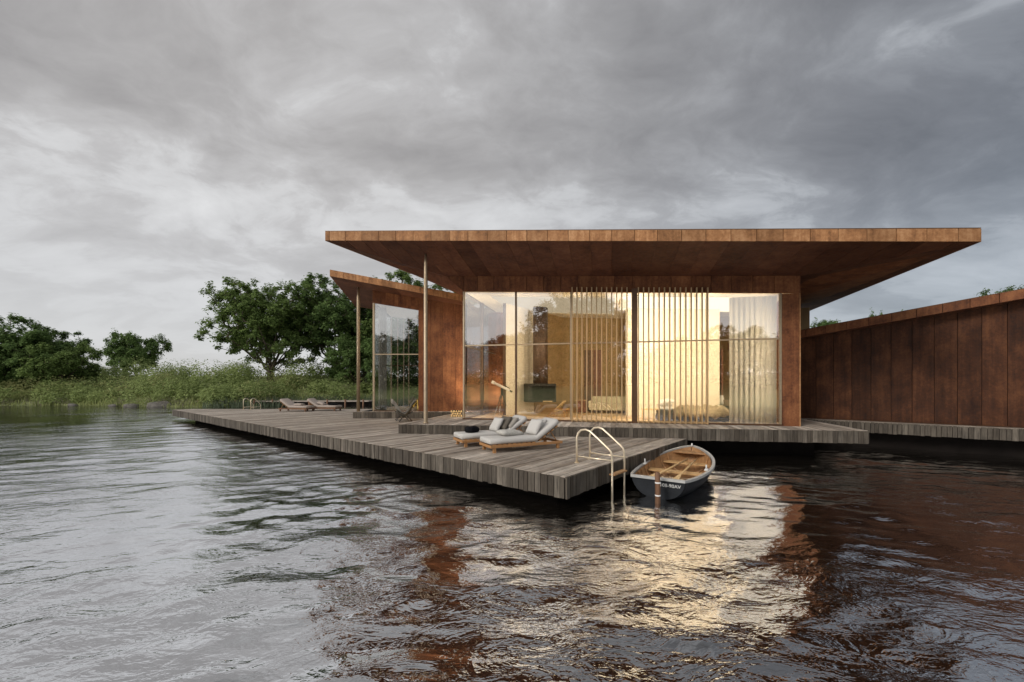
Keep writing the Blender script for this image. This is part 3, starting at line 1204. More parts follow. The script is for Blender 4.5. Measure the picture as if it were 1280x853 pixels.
# ================================================================== left wing
def build_left_wing():
    Y = 21.2
    Wg = thing('small_glass_wing', 'smaller rust-clad wing with a tilted roof and one tall window, left of the pavilion', 'house', (-7.12, Y, Z_FLOOR))
    xl, xr, xe = -7.12, -4.82, -0.33
    soff = lambda x: lerp(7.20, 6.42, (x + 7.2) / 4.8)
    ghead = lambda x: lerp(6.56, 6.19, (x - xl) / (xr - xl))
    # wall panels right of the window
    xs = [xr + 0.005, -4.20, -3.56, -2.92, -2.28, -1.64, -1.0, xe]
    for a, b in zip(xs[:-1], xs[1:]):
        obj('wall_panel', panel([Vector((a + 0.004, Y, Z_FLOOR)), Vector((b - 0.004, Y, Z_FLOOR)), Vector((b - 0.004, Y, max(soff(b), 6.3))), Vector((a + 0.004, Y, max(soff(a), 6.3)))], (0, 0.12, 0)), 'corten', Wg)
    xs = [xl - 0.06, -6.48, -5.84, -5.2, xr]
    for a, b in zip(xs[:-1], xs[1:]):
        obj('header_panel', panel([Vector((a + 0.004, Y, ghead(a))), Vector((b - 0.004, Y, ghead(b))), Vector((b - 0.004, Y, soff(b))), Vector((a + 0.004, Y, soff(a)))], (0, 0.10, 0)), 'corten', Wg)
    TR = 3.92
    obj('window_pane', panel([Vector((xl + 0.05, Y + 0.03, Z_FLOOR + 0.05)), Vector((xr, Y + 0.03, Z_FLOOR + 0.05)), Vector((xr, Y + 0.03, TR - 0.03)), Vector((xl + 0.05, Y + 0.03, TR - 0.03))], (0, 0.02, 0)), 'glass', Wg)
    obj('window_pane', panel([Vector((xl + 0.05, Y + 0.03, TR + 0.03)), Vector((xr, Y + 0.03, TR + 0.03)), Vector((xr, Y + 0.03, ghead(xr))), Vector((xl + 0.05, Y + 0.03, ghead(xl)))], (0, 0.02, 0)), 'glass', Wg)
    obj('mullion', bar((xl, Y + 0.03, Z_FLOOR), (xl, Y + 0.03, ghead(xl)), 0.09, 0.10), 'bronze', Wg)
    obj('transom', bar((xl + 0.05, Y + 0.03, TR), (xr, Y + 0.03, TR), 0.05, 0.06), 'bronze', Wg)
    obj('sill', bar((xl, Y + 0.03, Z_FLOOR + 0.025), (xr, Y + 0.03, Z_FLOOR + 0.025), 0.045, 0.10), 'bronze_dark', Wg)
    # glass side and glass rear, so that the garden shows through
    sd = Vector((-0.10, 1, 0))
    P = lambda t, z: Vector((xl - 0.10 * t, Y + 0.06 + t, z))
    for t0, t1 in ((0.05, 2.3), (2.36, 4.6)):
        obj('window_pane', panel([P(t0, Z_FLOOR), P(t1, Z_FLOOR), P(t1, 6.5), P(t0, 6.5)], (0.02, 0, 0)), 'glass_clear', Wg)
        obj('mullion', bar(P(t1 + 0.03, Z_FLOOR), P(t1 + 0.03, 6.6), 0.07, 0.07), 'bronze', Wg)
    yb = Y + 4.75
    for x in (-7.2, -6.82, -6.5, -5.75, -5.45, -5.2):
        obj('mullion', bar((x, yb, Z_FLOOR), (x, yb, 6.5), 0.055, 0.07), 'bronze', Wg)
    obj('transom', bar((-7.6, yb, 3.55), (-4.8, yb, 3.55), 0.05, 0.06), 'bronze_dark', Wg)
    obj('window_pane', panel([Vector((-7.6, yb + 0.05, Z_FLOOR)), Vector((-4.85, yb + 0.05, Z_FLOOR)), Vector((-4.85, yb + 0.05, 6.5)), Vector((-7.6, yb + 0.05, 6.5))], (0, 0.02, 0)), 'glass_clear', Wg)
    obj('inner_wall', slab([(-4.80, Y + 0.13), (-4.65, Y + 0.13), (-4.65, yb + 0.2), (-4.80, yb + 0.2)], Z_FLOOR, 6.3), 'plaster', Wg)
    obj('inner_wall', slab([(-4.60, yb + 0.05), (-0.4, yb + 0.05), (-0.4, yb + 0.2), (-4.60, yb + 0.2)], Z_FLOOR, 5.9), 'corten', Wg)
    obj('floor', slab([(xl + 0.03, Y + 0.14), (-4.82, Y + 0.14), (-4.82, yb), (-7.5, yb)], Z_FLOOR - 0.03, Z_FLOOR + 0.01), 'oak_floor', Wg)
    obj('ceiling', panel([Vector((xl, Y + 0.14, 6.62)), Vector((-4.82, Y + 0.14, 6.25)), Vector((-4.82, yb, 6.25)), Vector((-7.6, yb, 6.62))], (0, 0, 0.02)), 'plaster', Wg)
    obj('ceiling_beam', box_mesh((-5.1, Y + 1.2, 5.80), (0.55, 0.2, 0.16)), 'bronze_dark', Wg)
    # roof
    FL, FR = Vector((-8.77, 19.9, 7.60)), Vector((-2.42, 19.9, 6.40))
    bk = Vector((-0.22, 1.0, 0.0)) * 8.0
    BL = FL + bk
    BR = Vector((-1.2, 27.9, 6.05))
    h1, h2 = Vector((-7.20, Y, 7.20)), Vector((-2.40, Y, 6.42))
    th = 0.31
    bm = bmesh.new()
    lo = [bm.verts.new(p + Vector((0.03, 0.03, 0.035))) for p in (FL, FR, BR, BL)]
    tp = [bm.verts.new(p + Vector((0.03, 0.03, th - 0.01))) for p in (FL, FR, BR, BL)]
    bm.faces.new(tp)
    for i in range(4):
        bm.faces.new((lo[i], lo[(i + 1) % 4], tp[(i + 1) % 4], tp[i]))
    bm.faces.new(lo)
    roof = obj('roof', bm_mesh(bm), 'corten', Wg)
    fascia_row(roof, FL, FR, th, 0.635, V2(0, -1), 'corten_fascia')
    e2 = V2(-0.22, 1).normalized()
    fascia_row(roof, FL, BL, th, 0.66, V2(-e2.y, e2.x), 'corten_fascia')
    hb = Vector((-7.75, 26.2, 7.15))
    soffit_strips(roof, FL, FR, V2(0, 1), [FL, h1, h2, FR + Vector((0.3, 0.5, 0))], 0.635, 'corten_soffit')
    soffit_strips(roof, FL, BL, V2(1, 0), [FL, h1, hb, BL], 0.5, 'corten_soffit')
    obj('column', tube_mesh([(-7.86, 21.08, Z_FLOOR), (-7.86, 21.08, 6.7), (-7.86, 21.08, 7.34)], [0.085, 0.085, 0.055], 14), 'bronze', Wg)
    obj('fascia_end', panel([FR, BR, BR + Vector((0, 0, th)), FR + Vector((0, 0, th))], (-0.03, 0, 0)), 'corten', roof)


build_left_wing()
curtain('curtain', 'narrow gathered cream curtain inside the tall window of the small left wing', V2(-6.98, 21.55), V2(-6.55, 21.55), Z_FLOOR + 0.02, 6.4, 4, 0.06, 8)


def wall_fill():  # added fill light, not a fixture of the house
    """an added ground-level light that brightens the rust wall beside the pavilion's glass side"""
    t = thing('wall_fill', 'added low fill light brightening the rust wall behind the glass corner', 'lamp', (-2.3, 20.35, Z_FLOOR))
    bm = bmesh.new()
    add_box(bm, (0.9, 0, 0.012), (1.8, 0.12, 0.02))
    for y in (-0.055, 0.055):
        add_box(bm, (0.9, y, 0.04), (1.796, 0.01, 0.036))
    obj('housing', bm_mesh(bm), 'bronze_dark', t, False)
    obj('lens', box_mesh((0.9, 0, 0.03), (1.76, 0.09, 0.012)), 'fill_glow_soft', t, False)
    ld = bpy.data.lights.new('fill_light', 'AREA')
    ld.shape = 'RECTANGLE'
    ld.size = 1.7
    ld.size_y = 0.08
    ld.energy = 90
    ld.color = WARM
    ld.spread = rad(110)
    lo = bpy.data.objects.new('fill_light', ld)
    COL.objects.link(lo)
    lo.parent = t
    lo.location = (0.9, 0, 0.045)
    lo.rotation_euler = (rad(180 - 28), 0, 0)


# ================================================================== right wing
def build_right_wing():
    d = V2(0.764, -0.645).normalized()
    n = V2(d.y, -d.x)
    a0 = V2(11.88, 17.0)
    Wg = thing('long_rust_wing', 'long windowless rust-brown panel-clad wing rising toward the right edge', 'house', (a0.x, a0.y, Z_FLOOR))
    zf = lambda s: 4.24 + 0.142 * s
    w = 0.5585
    s = 0.537 - w * 5
    while s < 12.5:
        p, q = a0 + d * (s + 0.007), a0 + d * (s + w - 0.007)
        obj('wall_panel', panel([V3(p, Z_FLOOR + 0.03), V3(q, Z_FLOOR + 0.03), V3(q, zf(s + w) + 0.05), V3(p, zf(s) + 0.05)], Vector((n.x, n.y, 0)) * -0.06), 'corten_dark', Wg)
        s += w
    q0, q1 = a0 - d * 2.2 - n * 0.02, a0 + d * 12.5 - n * 0.02
    ring = [(q0 - n * 0.05, -2.2), (q1 - n * 0.05, 12.5), (q1 - n * 0.3, 12.5), (q0 - n * 0.3, -2.2)]
    obj('wall_core', prism([V3(p, Z_FLOOR) for p, _s in ring], [V3(p, zf(_s) + 0.12) for p, _s in ring]), 'dark_void', Wg)
    obj('base_rail', slab([(p.x, p.y) for p in (q0 + n * 0.0, q1 + n * 0.0, q1 - n * 0.05, q0 - n * 0.05)], Z_FLOOR + 0.006, Z_FLOOR + 0.028), 'bronze_dark', Wg)
    f0 = a0 + n * 0.5
    A, B = V3(f0 - d * 2.6, zf(-2.6)), V3(f0 + d * 12.5, zf(12.5))
    bk = Vector((-n.x, -n.y, 0)) * 7.0
    up = Vector((0, 0, 0.30))
    inn = Vector((-n.x, -n.y, 0)) * 0.03
    roof = obj('roof', prism([A + inn + Vector((0, 0, .03)), B + inn + Vector((0, 0, .03)), B + bk, A + bk], [A + inn + up * 0.97, B + inn + up * 0.97, B + bk + up * 0.97, A + bk + up * 0.97]), 'corten_dark', Wg)
    fascia_row(roof, A, B, 0.30, 0.64, n, 'corten', first=0.3)
    L = (B - A).length
    k = 0.3
    while k < L - 0.65:
        p, q = A.lerp(B, (k + 0.004) / L), A.lerp(B, (k + 0.636) / L)
        obj('soffit_panel', panel([p, q, q - Vector((n.x, n.y, 0)) * 0.52, p - Vector((n.x, n.y, 0)) * 0.52], (0, 0, 0.02)), 'corten_soffit', roof)
        k += 0.64
    obj('roof_cap', panel([A + up + Vector((n.x, n.y, 0)) * 0.035, B + up + Vector((n.x, n.y, 0)) * 0.035, B + up - Vector((n.x, n.y, 0)) * 0.3, A + up - Vector((n.x, n.y, 0)) * 0.3], (0, 0, 0.018)), 'bronze_dark', roof)


build_right_wing()
# ================================================================== fill lights added inside to light the rooms
def emit_mat(name, c, k):
    m = bpy.data.materials.new(name)
    m.use_nodes = True
    t = NT(m.node_tree)
    out = t.n('ShaderNodeOutputMaterial')
    e = t.n('ShaderNodeEmission', i_0=(c[0], c[1], c[2], 1), i_1=k)
    t.t.links.new(e.outputs[0], out.inputs[0])
    MATS[name] = m


WARM = (1.0, 0.80, 0.53)


def inside(s, v):
    return g_l + u_dir * s + v_dir * v


def ceiling_fill(label, s0, s1, v0, v1, mat):  # added emitting sheet; the room's own ceiling is plain plaster
    """an added glowing sheet below the ceiling, filling the room with even light"""
    t = thing('ceiling_fill', label, 'lamp', (inside(s0, v0).x, inside(s0, v0).y, head_z(s0)), 0, 'added glowing fill sheets under the pavilion ceiling')
    q = [V3(inside(a, b), head_z(a) - 0.03) for a, b in ((s0, v0), (s1, v0), (s1, v1), (s0, v1))]
    obj('fill_sheet', panel(q, (0, 0, 0.012)), mat, t)
    fr = [(0, 1), (1, 2), (2, 3), (3, 0)]
    for a, b in fr:
        obj('rim', bar(q[a] + Vector((0, 0, 0.004)), q[b] + Vector((0, 0, 0.004)), 0.03, 0.03), 'plaster', t)


emit_mat('fill_glow', WARM, 1.7)  # emission for the added fill sheets and strips
emit_mat('fill_glow_soft', WARM, 0.6)


W1 = V2(-0.27, 18.32)
WD = V2(0.644, 0.765).normalized()
WN = V2(0.765, -0.644).normalized()
B0 = W1 + WD * 4.55
PW0 = V2(4.95, 17.90)
ceiling_fill('added glowing fill sheet over the living room with the fireplace', 0.9, 5.9, 0.7, 4.6, 'fill_glow_soft')
ceiling_fill('added glowing fill sheet over the daybed', 6.1, 11.2, 0.5, 3.5, 'fill_glow')


def strip_fill(label, s, v, z0, z1, w, power, turn=0.0):  # added hidden source that brightens the room, not a fitted lamp
    """an added upright fill light hidden behind a post, shining into the room"""
    p = inside(s, v)
    t = thing('strip_fill', label, 'lamp', (p.x, p.y, z0), math.atan2(u_dir.y, u_dir.x) + turn, 'added upright fill lights behind the window posts')
    L = z1 - z0
    obj('housing', box_mesh((0, -0.012, L / 2), (w, 0.02, L)), 'bronze_dark', t, False)
    obj('diffuser', box_mesh((0, 0.003, L / 2), (w * 0.8, 0.008, L - 0.04)), 'fill_glow', t, False)
    ld = bpy.data.lights.new('fill_light', 'AREA')
    ld.shape = 'RECTANGLE'
    ld.size = w * 0.75
    ld.size_y = L - 0.06
    ld.energy = power
    ld.color = WARM
    lo = bpy.data.objects.new('fill_light', ld)
    COL.objects.link(lo)
    lo.parent = t
    lo.location = (0, 0.012, L / 2)
    lo.rotation_euler = (rad(90), 0, 0)


def pane_s(px):
    k = (px - 640) / 515
    return (k * g_l.y - g_l.x) / (u_dir.x - k * u_dir.y)


strip_fill('added upright fill light on the room side of the dark middle post', pane_s(793), 0.14, Z_FLOOR + 0.5, 5.5, 0.13, 170)
strip_fill('added upright fill light on the room side of the left dark mullion', pane_s(645), 0.11, Z_FLOOR + 1.0, 5.6, 0.05, 55)
strip_fill('added upright fill light on the room side of the mullion left of the screens', pane_s(714), 0.11, Z_FLOOR + 1.0, 5.5, 0.05, 50)
strip_fill('added upright fill light behind the right end of the right timber screen', pane_s(884), 0.11, Z_FLOOR + 0.5, 5.4, 0.05, 60)
strip_fill('added upright fill light on the right end wall behind the white curtain', 11.35, 1.1, Z_FLOOR + 0.5, 5.0, 0.06, 120, rad(90))
strip_fill('added upright fill light on the room side of the left corner mullion', 0.06, 0.12, Z_FLOOR + 0.8, 5.6, 0.05, 70)


wall_fill()


# ================================================================== furniture indoors
def build_indoor():
    # hanging fireplace
    c = V2(1.28, 19.0)
    t = thing('hanging_fireplace', 'black box fireplace hanging from a dark flue in front of the cream wall', 'fireplace', (c.x, c.y, 1.58), math.atan2(u_dir.y, u_dir.x) + rad(26))
    bm = bmesh.new()
    add_box(bm, (0, 0, 0.41), (1.30, 0.84, 0.84))
    me = bm_mesh(bm)
    obj('firebox', me, 'black_steel', t, False)
    obj('fire_opening', box_mesh((0.06, -0.424, 0.42), (1.06, 0.02, 0.62)), 'dark_void', t, False)
    obj('ledge', box_mesh((0.22, -0.46, 0.03), (0.42, 0.16, 0.035)), 'pale_wood', t, False)
    obj('flue', tube_mesh([(0.03, 0, 0.82), (0.03, 0, 4.44)], 0.34, 20, True), 'flue_steel', t, False)

    # sofa
    p = V2(3.72, 19.95)
    rz = math.atan2(u_dir.y, u_dir.x)
    t = thing('sofa', 'long pale yellow sofa behind the left timber screen', 'sofa', (p.x, p.y, Z_FLOOR + 0.012), rz)
    obj('base', box_mesh((1.2, 0.42, 0.22), (2.4, 0.84, 0.18), 0.03), 'sofa_cloth', t, False)
    for k in range(3):
        obj('seat_cushion', box_mesh((0.48 + 0.72 * k, 0.36, 0.39), (0.70, 0.70, 0.16), 0.05), 'sofa_cloth', t, False)
        obj('back_cushion', box_mesh((0.48 + 0.72 * k, 0.70, 0.60), (0.68, 0.20, 0.38), 0.07), 'sofa_cloth', t, False)
    for x in (0.05, 2.35):
        obj('armrest', box_mesh((x, 0.42, 0.40), (0.16, 0.84, 0.34), 0.05), 'sofa_cloth', t, False)
    for x in (0.1, 2.3):
        for y in (0.08, 0.76):
            obj('leg', box_mesh((x, y, 0.065), (0.06, 0.06, 0.13)), 'bed_base', t, False)
    q = p + u_dir * 1.95 + v_dir * 0.42
    o = obj('cushion', cushion_mesh(0.46, 0.44, 0.16, seed=4), 'yellow_cloth', None)
    o.location = (q.x, q.y, Z_FLOOR + 0.69)
    o.rotation_euler = (rad(68), 0, rz)
    tag(o, 'square yellow cushion leaning on the sofa back', 'cushion')
    # side cabinet
    q = p - u_dir * 0.62
    t = thing('side_cabinet', 'small brown cabinet with a pale top beside the sofa', 'cabinet', (q.x, q.y, Z_FLOOR + 0.012), rz)
    obj('carcass', box_mesh((0.25, 0.22, 0.31), (0.46, 0.42, 0.56)), 'door_red', t, False)
    obj('top', box_mesh((0.25, 0.22, 0.605), (0.56, 0.48, 0.03)), 'pale_wood', t, False)

    # low lounge chair
    q = V2(1.95, 17.45)
    t = thing('lounge_chair', 'low wooden lounge chair with a woven yellow seat between fireplace and screen', 'chair', (q.x, q.y, Z_FLOOR + 0.012), rad(-20))
    for y in (-0.28, 0.28):
        obj('side_frame', tube_mesh([(-0.42, y, 0.0), (-0.18, y, 0.27), (0.0, y, 0.36), (0.38, y, 0.34), (0.58, y, 0.33)], 0.018, 6), 'teak', t, False)
        obj('leg', tube_mesh([(0.02, y, 0.34), (-0.10, y, 0.10), (-0.14, y, 0.0)], 0.018, 6), 'teak', t, False)
        obj('leg', tube_mesh([(0.30, y, 0.33), (0.34, y, 0.0)], 0.018, 6), 'teak', t, False)
    obj('seat', panel([Vector((-0.12, -0.27, 0.24)), Vector((0.42, -0.27, 0.33)), Vector((0.42, 0.27, 0.33)), Vector((-0.12, 0.27, 0.24))], (0, 0, 0.035)), 'yellow_cloth', t, False)
    obj('backrest', panel([Vector((-0.12, -0.27, 0.26)), Vector((-0.12, 0.27, 0.26)), Vector((0.30, 0.27, 0.66)), Vector((0.30, -0.27, 0.66))], (-0.02, 0, 0.03)), 'pale_wood', t, False)

    # daybed with its throw
    q = inside(7.45, 0.78)
    t = thing('daybed', 'low dark daybed behind the right timber screen', 'bed', (q.x, q.y, Z_FLOOR + 0.012), rz)
    obj('base', box_mesh((1.25, 0.5, 0.13), (2.5, 0.95, 0.20), 0.02), 'bed_base', t, False)
    obj('mattress', box_mesh((1.25, 0.5, 0.31), (2.45, 0.92, 0.18), 0.06), 'bed_base', t, False)
    for x in (0.2, 2.3):
        for y in (0.12, 0.86):
            obj('foot', box_mesh((x, y, 0.018), (0.1, 0.1, 0.036)), 'black_steel', t, False)
    # throw
    rnd = random.Random(5)
    vs, fs = [], []
    nx, ny = 34, 18
    for i in range(nx + 1):
        for j in range(ny + 1):
            x, y = 0.55 + 2.06 * i / nx, -0.09 + 1.16 * j / ny
            ex = min((x - 0.55) / 0.25, (2.62 - x) / 0.22, 1)
            ey = min((y + 0.09) / 0.16, (1.08 - y) / 0.16, 1)
            z = 0.20 + 0.34 * math.sqrt(max(0, min(ex, 1))) * math.sqrt(max(0, min(ey, 1)))
            z += 0.045 * math.sin(x * 9 + y * 5) + 0.03 * math.sin(x * 21 - y * 13) + rnd.uniform(-0.018, 0.018)
            vs.append((x, y, z))
    for i in range(nx):
        for j in range(ny):
            k = i * (ny + 1) + j
            fs.append((k, k + ny + 1, k + ny + 2, k + 1))
    o = obj('fur_throw', mesh_from(vs, fs, True), 'fur_cloth', None)
    o.location = (q.x, q.y, Z_FLOOR + 0.012)
    o.rotation_euler = (0, 0, rz)
    md = o.modifiers.new('t', 'SOLIDIFY')
    md.thickness = 0.03
    tag(o, 'shaggy tan fur throw spread over the daybed', 'blanket')
    for k, (x, z, m) in enumerate(((0.32, 0.47, 'white_paint'), (0.30, 0.60, 'linen'), (0.36, 0.73, 'white_paint'))):
        w = q + u_dir * x + v_dir * 0.45
        o = obj('pillow', cushion_mesh(0.52, 0.40, 0.17, seed=20 + k), m)
        o.location = (w.x, w.y, Z_FLOOR + 0.012 + z)
        o.rotation_euler = (rad(6 * k - 5), rad(4 - 5 * k), rz + 0.2 * k)
        tag(o, ('lowest white pillow of the stack on the daybed', 'middle off-white pillow of the stack on the daybed', 'topmost white pillow of the stack on the daybed')[k], 'pillow', 'pillows on the daybed')
    # low bench at the head of the bed
    w = q - u_dir * 0.42 + v_dir * 0.25
    t = thing('bedside_bench', 'small pale wooden bench at the left end of the daybed', 'bench', (w.x, w.y, Z_FLOOR + 0.012), rz)
    obj('seat', box_mesh((0.2, 0.22, 0.42), (0.66, 0.40, 0.05)), 'pale_wood', t, False)
    for x in (-0.09, 0.49):
        for y in (0.06, 0.38):
            obj('leg', box_mesh((x, y, 0.20), (0.045, 0.045, 0.395)), 'pale_wood', t, False)
    # chair at the far opening
    w = p_far = V2(8.62, 16.0)
    t = thing('wooden_chair', 'dark slender wooden chair half hidden by the white curtain', 'chair', (w.x, w.y, Z_FLOOR + 0.012), rz + rad(15))
    obj('seat', panel([Vector((-0.22, -0.22, 0.40)), Vector((0.22, -0.22, 0.36)), Vector((0.22, 0.22, 0.36)), Vector((-0.22, 0.22, 0.40))], (0, 0, 0.035)), 'bronze_dark', t, False)
    obj('backrest', panel([Vector((-0.24, -0.22, 0.55)), Vector((-0.24, 0.22, 0.55)), Vector((-0.30, 0.22, 0.78)), Vector((-0.30, -0.22, 0.78))], (0.02, 0, 0.005)), 'bronze_dark', t, False)
    for y in (-0.2, 0.2):
        obj('leg', tube_mesh([(-0.30, y, 0.78), (-0.21, y, 0.38), (-0.29, y, 0.0)], 0.016, 6), 'bronze_dark', t, False)
        obj('leg', tube_mesh([(0.19, y, 0.37), (0.26, y, 0.0)], 0.016, 6), 'bronze_dark', t, False)
    # vase-like white lamp shade in the far room
    w = V2(8.95, 17.6)
    t = thing('table_lamp', 'white table lamp on a dark stand, seen through the far opening', 'lamp', (w.x, w.y, Z_FLOOR + 0.012))
    obj('stand', box_mesh((0, 0, 0.24), (0.4, 0.4, 0.48)), 'bed_base', t, False)
    obj('shade', tube_mesh([(0, 0, 0.50), (0, 0, 0.58), (0, 0, 0.72), (0, 0, 0.92)], [0.05, 0.10, 0.12, 0.07], 14), 'white_paint', t, False)


build_indoor()


def build_telescope():
    t = thing('telescope', 'white telescope on a tall tripod just inside the left glass corner', 'telescope', (-0.42, 17.0, Z_FLOOR + 0.012), rad(-12))
    az_ = 1.24
    obj('tube', tube_mesh([(-0.42, 0, az_ + 0.25), (-0.30, 0, az_ + 0.19), (-0.30, 0, az_ + 0.19), (0.20, 0, az_ - 0.05)], [0.068, 0.068, 0.052, 0.052], 14), 'telescope_white', t, False)
    obj('tube', tube_mesh([(0.20, 0, az_ - 0.05), (0.34, 0, az_ - 0.115)], 0.040, 12), 'telescope_white', t, False)
    obj('eyepiece', tube_mesh([(0.34, 0, az_ - 0.115), (0.44, 0, az_ - 0.165)], 0.034, 12), 'black_steel', t, False)
    obj('finder_scope', tube_mesh([(0.14, 0.05, az_ + 0.07), (0.34, 0.05, az_ - 0.02)], 0.018, 8), 'black_steel', t, False)
    obj('mount', tube_mesh([(0, 0, 0.92), (0, 0, 1.08), (0, 0, az_ - 0.01)], [0.06, 0.045, 0.055], 10), 'black_steel', t, False)
    for k, a in enumerate((200, 262, 20)):
        a = rad(a)
        lg = obj('leg', tube_mesh([(0.03 * math.cos(a), 0.03 * math.sin(a), 0.98), (0.18 * math.cos(a), 0.18 * math.sin(a), 0.5)], 0.020, 8), 'black_steel', t, False)
        obj('lower_leg', tube_mesh([(0.18 * math.cos(a), 0.18 * math.sin(a), 0.5), (0.34 * math.cos(a), 0.34 * math.sin(a), 0.0)], 0.014, 8), 'telescope_white', lg, False)
    obj('spreader', tube_mesh([(-0.12, -0.04, 0.60), (0, -0.12, 0.60), (0.12, 0.05, 0.60), (-0.12, -0.04, 0.60)], 0.008, 6), 'black_steel', t, False)


build_telescope()


# ================================================================== on the decks
def build_ladder():
    t = thing('swim_ladder', 'shiny brass swim ladder at the near corner of the sun deck beside the rowing boat', 'ladder', (1.43, 9.10, Z_DECK), math.atan2(-0.644, 0.765))
    ctl = [(0, 0.0), (0, 0.30), (0, 0.55), (0.03, 0.66), (0.11, 0.735), (0.22, 0.755), (0.33, 0.725), (0.45, 0.635), (0.76, 0.395), (0.82, 0.335), (0.845, 0.25), (0.85, 0.1), (0.85, -1.35)]
    for y in (0.0, 0.58):
        rl = obj('rail', tube_mesh([(x, y, z) for x, z in ctl], 0.0225, 12), 'polished_brass', t, False)
        obj('rail_foot', tube_mesh([(0, y, 0.004), (0, y, 0.02)], 0.055, 16, False), 'polished_brass', rl, False)
        obj('crossbar', tube_mesh([(0, y, 0.15), (0.85, y, 0.15)], 0.019, 10), 'polished_brass', t, False)
    for z in (-0.14, -0.72):
        obj('tread', box_mesh((0.85, 0.29, z), (0.13, 0.60, 0.03), 0.006), 'boat_wood', t, False)
    return t


ladder = build_ladder()
l2 = copy_tree(ladder)
l2.location = (-17.75, 28.0, Z_DECK)
l2.rotation_euler = (0, 0, rad(80))
l2['label'] = 'small far swim ladder at the back edge of the deck, by the far loungers'
ladder['group'] = l2['group'] = 'swim ladders on the deck'


def build_lounger():
    t = thing('sun_lounger', '', 'sun lounger', (0, 0, Z_DECK), 0, 'sun loungers on the deck')
    Lx, Wd = 2.12, 0.74
    for y in (-Wd / 2, Wd / 2):
        obj('side_rail', box_mesh((Lx / 2, y, 0.165), (Lx, 0.045, 0.07), 0.006), 'teak', t, False)
    for x in (0.02, 1.30, Lx - 0.02):
        obj('cross_rail', box_mesh((x, 0, 0.165), (0.04, Wd - 0.046, 0.065), 0.005), 'teak', t, False)
    for x in (0.12, Lx - 0.12):
        for y in (-Wd / 2 + 0.035, Wd / 2 - 0.035):
            obj('leg', box_mesh((x, y, 0.066), (0.075, 0.075, 0.13), 0.006), 'teak', t, False)
    for k in range(9):
        obj('slat', box_mesh((0.12 + k * 0.14, 0, 0.212), (0.085, Wd, 0.02)), 'teak', t, False)
    ang = rad(33)
    hx, hz = 1.36, 0.215
    for k in range(5):
        d = 0.10 + k * 0.15
        obj('slat', panel([Vector((hx + math.cos(ang) * (d - 0.04), -Wd / 2, hz + math.sin(ang) * (d - 0.04))), Vector((hx + math.cos(ang) * (d + 0.04), -Wd / 2, hz + math.sin(ang) * (d + 0.04))), Vector((hx + math.cos(ang) * (d + 0.04), Wd / 2, hz + math.sin(ang) * (d + 0.04))), Vector((hx + math.cos(ang) * (d - 0.04), Wd / 2, hz + math.sin(ang) * (d - 0.04)))], (0, 0, -0.02)), 'teak', t, False)
    for y in (-0.28, 0.28):
        obj('backrest_strut', tube_mesh([(hx + 0.42, y, hz + 0.27), (hx + 0.66, y, 0.17)], 0.014, 6), 'teak', t, False)
    # mattress: one piece folded at the hinge, with softly rounded edges
    prof = [(0.02, 0.0), (0.35, 0.0), (0.70, 0.0), (1.05, 0.0), (1.28, 0.0), (1.36, 0.012)]
    prof += [(hx + math.cos(ang) * d, 0.012 + math.sin(ang) * d) for d in (0.10, 0.30, 0.50, 0.70, 0.80)]
    bm = bmesh.new()
    rows = []
    th = 0.135
    yy = [-0.385, -0.375, -0.34, -0.15, 0.15, 0.34, 0.375, 0.385]
    dz = [0.5, 0.85, 1.0, 1.03, 1.03, 1.0, 0.85, 0.5]
    dn = [0.5, 0.15, 0.0, 0.0, 0.0, 0.0, 0.15, 0.5]
    n = len(prof)
    for i, (x, z) in enumerate(prof):
        a = prof[max(i - 1, 0)]
        b = prof[min(i + 1, n - 1)]
        tx, tz = b[0] - a[0], b[1] - a[1]
        l = math.hypot(tx, tz)
        nx, nz = -tz / l, tx / l
        k = 1.0
        top = [bm.verts.new((x + nx * th * q, y, 0.224 + z + nz * th * q)) for y, q in zip(yy, dz)]
        bot = [bm.verts.new((x + nx * th * q, y, 0.224 + z + nz * th * q)) for y, q in list(zip(yy, dn))[1:-1]]
        rows.append(top + bot[::-1])
    m = len(rows[0])
    for i in range(n - 1):
        for k in range(m):
            bm.faces.new((rows[i][k], rows[i + 1][k], rows[i + 1][(k + 1) % m], rows[i][(k + 1) % m]))
    # rounded ends
    for i, s in ((0, -1), (n - 1, 1)):
        a = prof[i]
        b = prof[1 if i == 0 else n - 2]
        d = Vector((a[0] - b[0], 0, a[1] - b[1])).normalized() * 0.03
        c = sum((v.co for v in rows[i]), Vector()) / m
        ring = [bm.verts.new(c + (v.co - c) * 0.86 + d) for v in rows[i]]
        for k in range(m):
            bm.faces.new((rows[i][k], rows[i][(k + 1) % m], ring[(k + 1) % m], ring[k]))
        bm.faces.new(ring)
    obj('mattress', bm_mesh(bm, True), 'linen', t, False)
    return t


